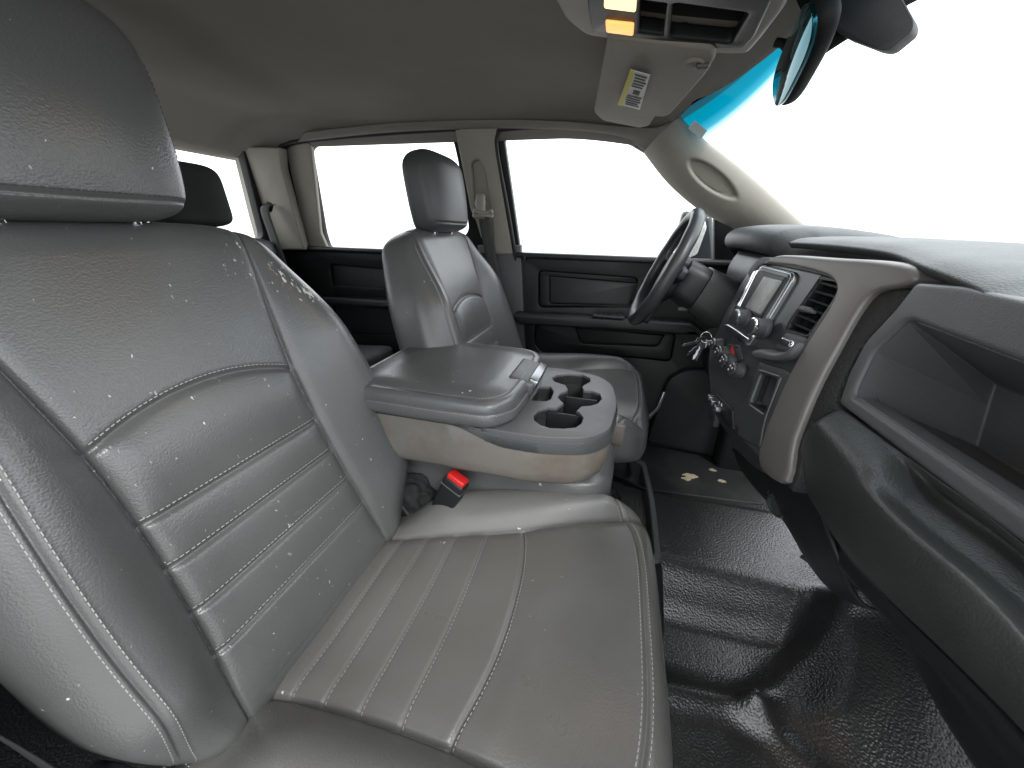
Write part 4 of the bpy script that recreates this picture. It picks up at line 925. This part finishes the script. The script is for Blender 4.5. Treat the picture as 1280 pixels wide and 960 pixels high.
# cup holder top
ct=[(-.225,.592),(-.10,.592),(-.02,.612),(.018,.655),(.030,.775),(.018,.89),(-.02,.945),(-.10,.965),(-.225,.965)]
cuph=[(-0.1305,0.8897),(-0.1221,0.9123),(-0.0942,0.9321),(-0.0601,0.9374),(-0.0388,0.9185),(-0.0369,0.8939),(-0.0479,0.8698),(-0.0530,0.8564),(-0.0469,0.8327),(-0.0283,0.8348),(-0.0096,0.8233),(-0.0043,0.7975),(-0.0114,0.7696),(-0.0248,0.7530),(-0.0434,0.7440),(-0.0513,0.7177),(-0.0447,0.7117),(-0.0349,0.6926),(-0.0358,0.6665),(-0.0446,0.6465),(-0.0648,0.6356),(-0.0901,0.6299),(-0.1089,0.6358),(-0.1245,0.6512),(-0.1305,0.6729),(-0.1259,0.6969),(-0.1079,0.7171),(-0.0912,0.7196),(-0.0805,0.7472),(-0.0900,0.7602),(-0.0982,0.7770),(-0.0957,0.7985),(-0.0824,0.8170),(-0.0826,0.8280),(-0.0910,0.8518),(-0.1201,0.8662)]
coin=[(-0.1520,0.7401),(-0.1494,0.8225),(-0.1243,0.8308),(-0.1123,0.8043),(-0.1116,0.7577),(-0.1200,0.7461)]
tp=plate('cup_holder_top',rnd(ct,.03),CT(TZc),.030,'grey',cc_,holes=[cuph,rnd(coin,.004)],bevel=.0022,seg=3)
# wells
def well(name,outline,depth,m,parent):
    k=len(outline); vs=[Vector((a,b,TZc-.006)) for a,b in outline]+[Vector((a,b,TZc-depth)) for a,b in outline]
    fs=[(i,(i+1)%k,k+(i+1)%k,k+i) for i in range(k)]+[tuple(range(k,2*k))]
    return mesh(name,vs,fs,m,parent,50)
well('cup_well',cuph,.085,'glove',cc_); well('coin_well',[tuple(p) for p in rnd(coin,.004)],.03,'glove',cc_)
def cm(u):
    return u
pA=[(-0.0850,0.8182),(-0.0776,0.7384),(-0.0620,0.6365),(-0.0719,0.6333),(-0.0855,0.7235)]
box('cup_divider',((-0.0723,0.7118)[0]-.0,(-0.0723,0.7118)[1]+.0,.615),(.075,.004,.075),'black',cc_,bevel=.001)
box('cup_divider',((-0.0487,0.8010)[0],(-0.0487,0.8010)[1],.615),(.07,.004,.075),'black',cc_,bevel=.001)
for p in ((-0.1090,0.7056),(-0.0229,0.8148),(-0.0471,0.7375),(-0.1185,0.9122)):
    bm=bmesh.new(); bmesh.ops.create_uvsphere(bm,u_segments=24,v_segments=16,radius=.017)
    bm.transform(Matrix.Translation(Vector((p[0],p[1],.592)))@Matrix.Diagonal((1,1,1.5,1))); me=bpy.data.meshes.new('cup_grip'); bm.to_mesh(me); bm.free()
    for f in me.polygons: f.use_smooth=True
    link('cup_grip',me,'glove',cc_)
# band below the top and the stained body
def ringz(z,inset,x0=None):
    return [Vector((min(p.x,.03-inset) if False else (p.x-inset if p.x>-.1 else p.x),.765+(p.y-.765)*(1-inset*5.2),z)) for p in [Vector(q) for q in rnd(ct,.03,6)]]
ctb=[(-.56,.595),*ct[1:-1],(-.56,.965)]
def dens(P,d=.02):
    out=[]
    for a,b in zip(P,P[1:]+P[:1]):
        n=max(1,int((b-a).length/d)); out+=[a.lerp(b,k/n) for k in range(n)]
    return out
def ringb(z,ins): return [Vector((p.x if p.x<-.3 else p.x-ins*(p.x+.3)/.3,.78+(p.y-.78)*(1-ins*4),z+(max(0,.657-z)*float(1-sstep(p.x,-.28,-.16)) if z>.615 else 0))) for p in dens([Vector(q) for q in rnd(ctb,.03,6)])]
loft('top_band',[ringb(z,i) for z,i in ((.650,-.001),(.646,-.003),(.626,-.003),(.624,.0))],'soft',cc_,cap=False)
loft('console_body',[ringb(z,i) for z,i in ((.652,.006),(.626,.001),(.612,.0),(.580,.002),(.560,.008),(.549,.018),(.545,.04))],'beige_dirty',cc_,ang=60,cap=False)
# jump seat below
js=thing('centre_jump_seat','grey leather centre seat base below the console, next to the red buckle','seat')
jr=[(-.50,.665),(-.02,.662),(.035,.69),(.042,.78),(.04,.87),(-.02,.91),(-.50,.91)]
loft('cushion',[[Vector((.765*0+(p.x+.2)*s-.2,(p.y-.765)*s+.765,z)) for p in [Vector(q) for q in rnd(jr,.04,6)]] for s,z in ((.9,.20),(.96,.22),(.985,.40),(1.0,.47),(1.0,.500),(.985,.514),(.95,.522),(.6,.526),(.02,.526))],'leather',js,ang=70)
sd2=box('side_flap',Vector((0.0447,0.9000,0.5229)),(.035,.012,.06),'beige_dirty',js,bevel=.005)
# buckle
bk_=thing('belt_buckle','black seat belt buckle with a red release button between seat and console','buckle')
b0=Vector((-0.3120,0.6120,0.4251)); b1=Vector((-0.2676,0.6120,0.5300))
bx=(b1-b0).normalized(); by=Vector((.25,.95,.12)); by=(by-bx*by.dot(bx)).normalized(); bz=bx.cross(by).normalized()
rot=Matrix((bx,by,bz)).transposed()
Lb=(b1-b0).length
box('buckle_body',b0+bx*Lb*.42,(Lb*.95,.030,.050),'black',bk_,bevel=.006,rot=rot)
box('buckle_collar',b0+bx*Lb*.72,(Lb*.03,.031,.051),'grey',bk_,bevel=.001,rot=rot)
box('release_button',b0+bx*Lb*.90,(Lb*.16,.024,.042),'red',bk_,bevel=.004,rot=rot)
tube('buckle_stalk',[b0-bx*.0,b0-bx*.04+Vector((-.01,0,-.03)),b0-bx*.05+Vector((-.03,0,-.08))],.015,'black',bk_,flat=.5)
# seat gap fabric
bm=bmesh.new(); bmesh.ops.create_icosphere(bm,subdivisions=5,radius=1)
for v in bm.verts:
    p=v.co.copy(); k=1+.16*mnoise(p*2.2)+.10*mnoise(p*5+Vector((3,1,2)))-.10*abs(mnoise(Vector((p.x*6,p.y*2,p.z*3))))
    v.co=Vector((-.42,.655,.415))+Vector((p.x*.075,p.y*.05,p.z*.065))*k
me=bpy.data.meshes.new('gap_fabric'); bm.to_mesh(me); bm.free()
for f in me.polygons: f.use_smooth=True
o=link('gap_fabric',me,'darkfab'); tag(o,'crumpled black fabric in the gap between passenger seat and jump seat','fabric')

# floor tray
TR=.34
tr=thing('storage_tray','black plastic storage tray with raised rim in front of the jump seat','tray')
to=[(0.0406,1.1334),(0.1086,1.1342),(0.1507,1.0896),(0.1631,0.9247),(0.1624,0.6943),(0.0530,0.6781)]
ti=[(0.0440,1.1043),(0.1031,1.1031),(0.1358,1.0713),(0.1480,0.9132),(0.1485,0.7085),(0.0544,0.6903)]
plate('tray_rim',rnd(to,.015),CT(TR),.012,'grey',tr,holes=[rnd(ti,.012)],bevel=.004)
ti_=[Vector(p) for p in rnd(ti,.012)]
k=len(ti_); mesh('tray_well',[Vector((p.x,p.y,TR-.004)) for p in ti_]+[Vector((p.x*1.0-.0,p.y,TR-.055)) for p in ti_],[(i,(i+1)%k,k+(i+1)%k,k+i) for i in range(k)]+[tuple(range(k,2*k))],'grey',tr,40)
prism('tray_divider',[Vector(p) for p in ((0.0475,1.0041,0.3350),(0.1534,0.9573,0.3350),(0.1628,1.0062,0.2900),(0.0515,1.0459,0.2900))],Vector((0,-.006,0)),'black',tr,bevel=.001)
prism('tray_divider',[Vector(p) for p in ((0.0965,1.0996,0.3350),(0.0980,1.0195,0.3350),(0.1045,1.0707,0.2900),(0.1027,1.1441,0.2900))],Vector((.006,0,0)),'black',tr,bevel=.001)
prism('tray_leg',[Vector(p) for p in ((0.1293,0.6989,0.3300),(0.1669,0.7100,0.3300),(0.1721,0.6764,0.2900),(0.1429,0.6576,0.2900))],Vector((0,-.10,-.04)),'black',tr,bevel=.006)
for k in range(12):
    a=Vector((0.0630,0.9853,0.2860)); b=Vector((0.1489,0.9845,0.2860)); c=Vector((0.0680,0.7546,0.2860))
    p=a.lerp(b,k/11.); tube('tray_rib',[p,p+(c-a)],.0012,'grey',tr,n=6)
# near side door sill and belt, low left corner
o=box('door_sill',(.1,-.17,.09),(2.4,.12,.10),'black',None,bevel=.02); tag(o,'black plastic sill along the open passenger doorway','sill')
pb=thing('seat_belt','black seat belt webbing and lower trim beside the near edge of the passenger seat','seat belt')
strap('webbing',[(-.66,.0,.80),(-.56,.055,.66),(-.50,.080,.54),(-.455,.088,.42),(-.43,.09,.25)],.055,'darkfab',pb)

# unseen near side of the cab, added to block light from the seat: belt pillar behind the open doorway and the closed door behind it
NS=lambda off:(lambda a,b,c: Vector((a,-.17-off+c+max(0,b-.9)*.20,b)))
np_=thing('doorway_pillar','grey lower and beige upper pillar trim at the rear edge of the open passenger doorway, out of view, added to shade the seat side','pillar')
plate('upper_trim',rnd([(-.66,.88),(-.50,.88),(-.56,1.34),(-.74,1.34)],.02),NS(0),.07,'beige',np_,bevel=.01)
plate('lower_trim',rnd([(-.70,.04),(-.50,.04),(-.50,.875),(-.68,.875)],.02),NS(0),.08,'black',np_,bevel=.01)
nd=thing('cab_door','closed rear door on the passenger side with its window, behind the doorway pillar, out of view, added to darken the cab rear','door')
plate('door_panel',[(-1.62,.05),(-.71,.05),(-.70,.89),(-1.62,.89)],NS(0),.05,'doorblack',nd,bevel=.006)
plate('window_frame',rnd([(-1.62,.893),(-.69,.893),(-.75,1.36),(-1.62,1.36)],.02),NS(0),.03,'doorblack',nd,holes=[rnd([(-1.50,.94),(-.76,.94),(-.81,1.31),(-1.48,1.31)],.04)],bevel=.004)
plate('window_glass',[(-1.53,.91),(-.73,.91),(-.78,1.34),(-1.52,1.34)],NS(.012),.004,'glass',nd,bevel=.0005)
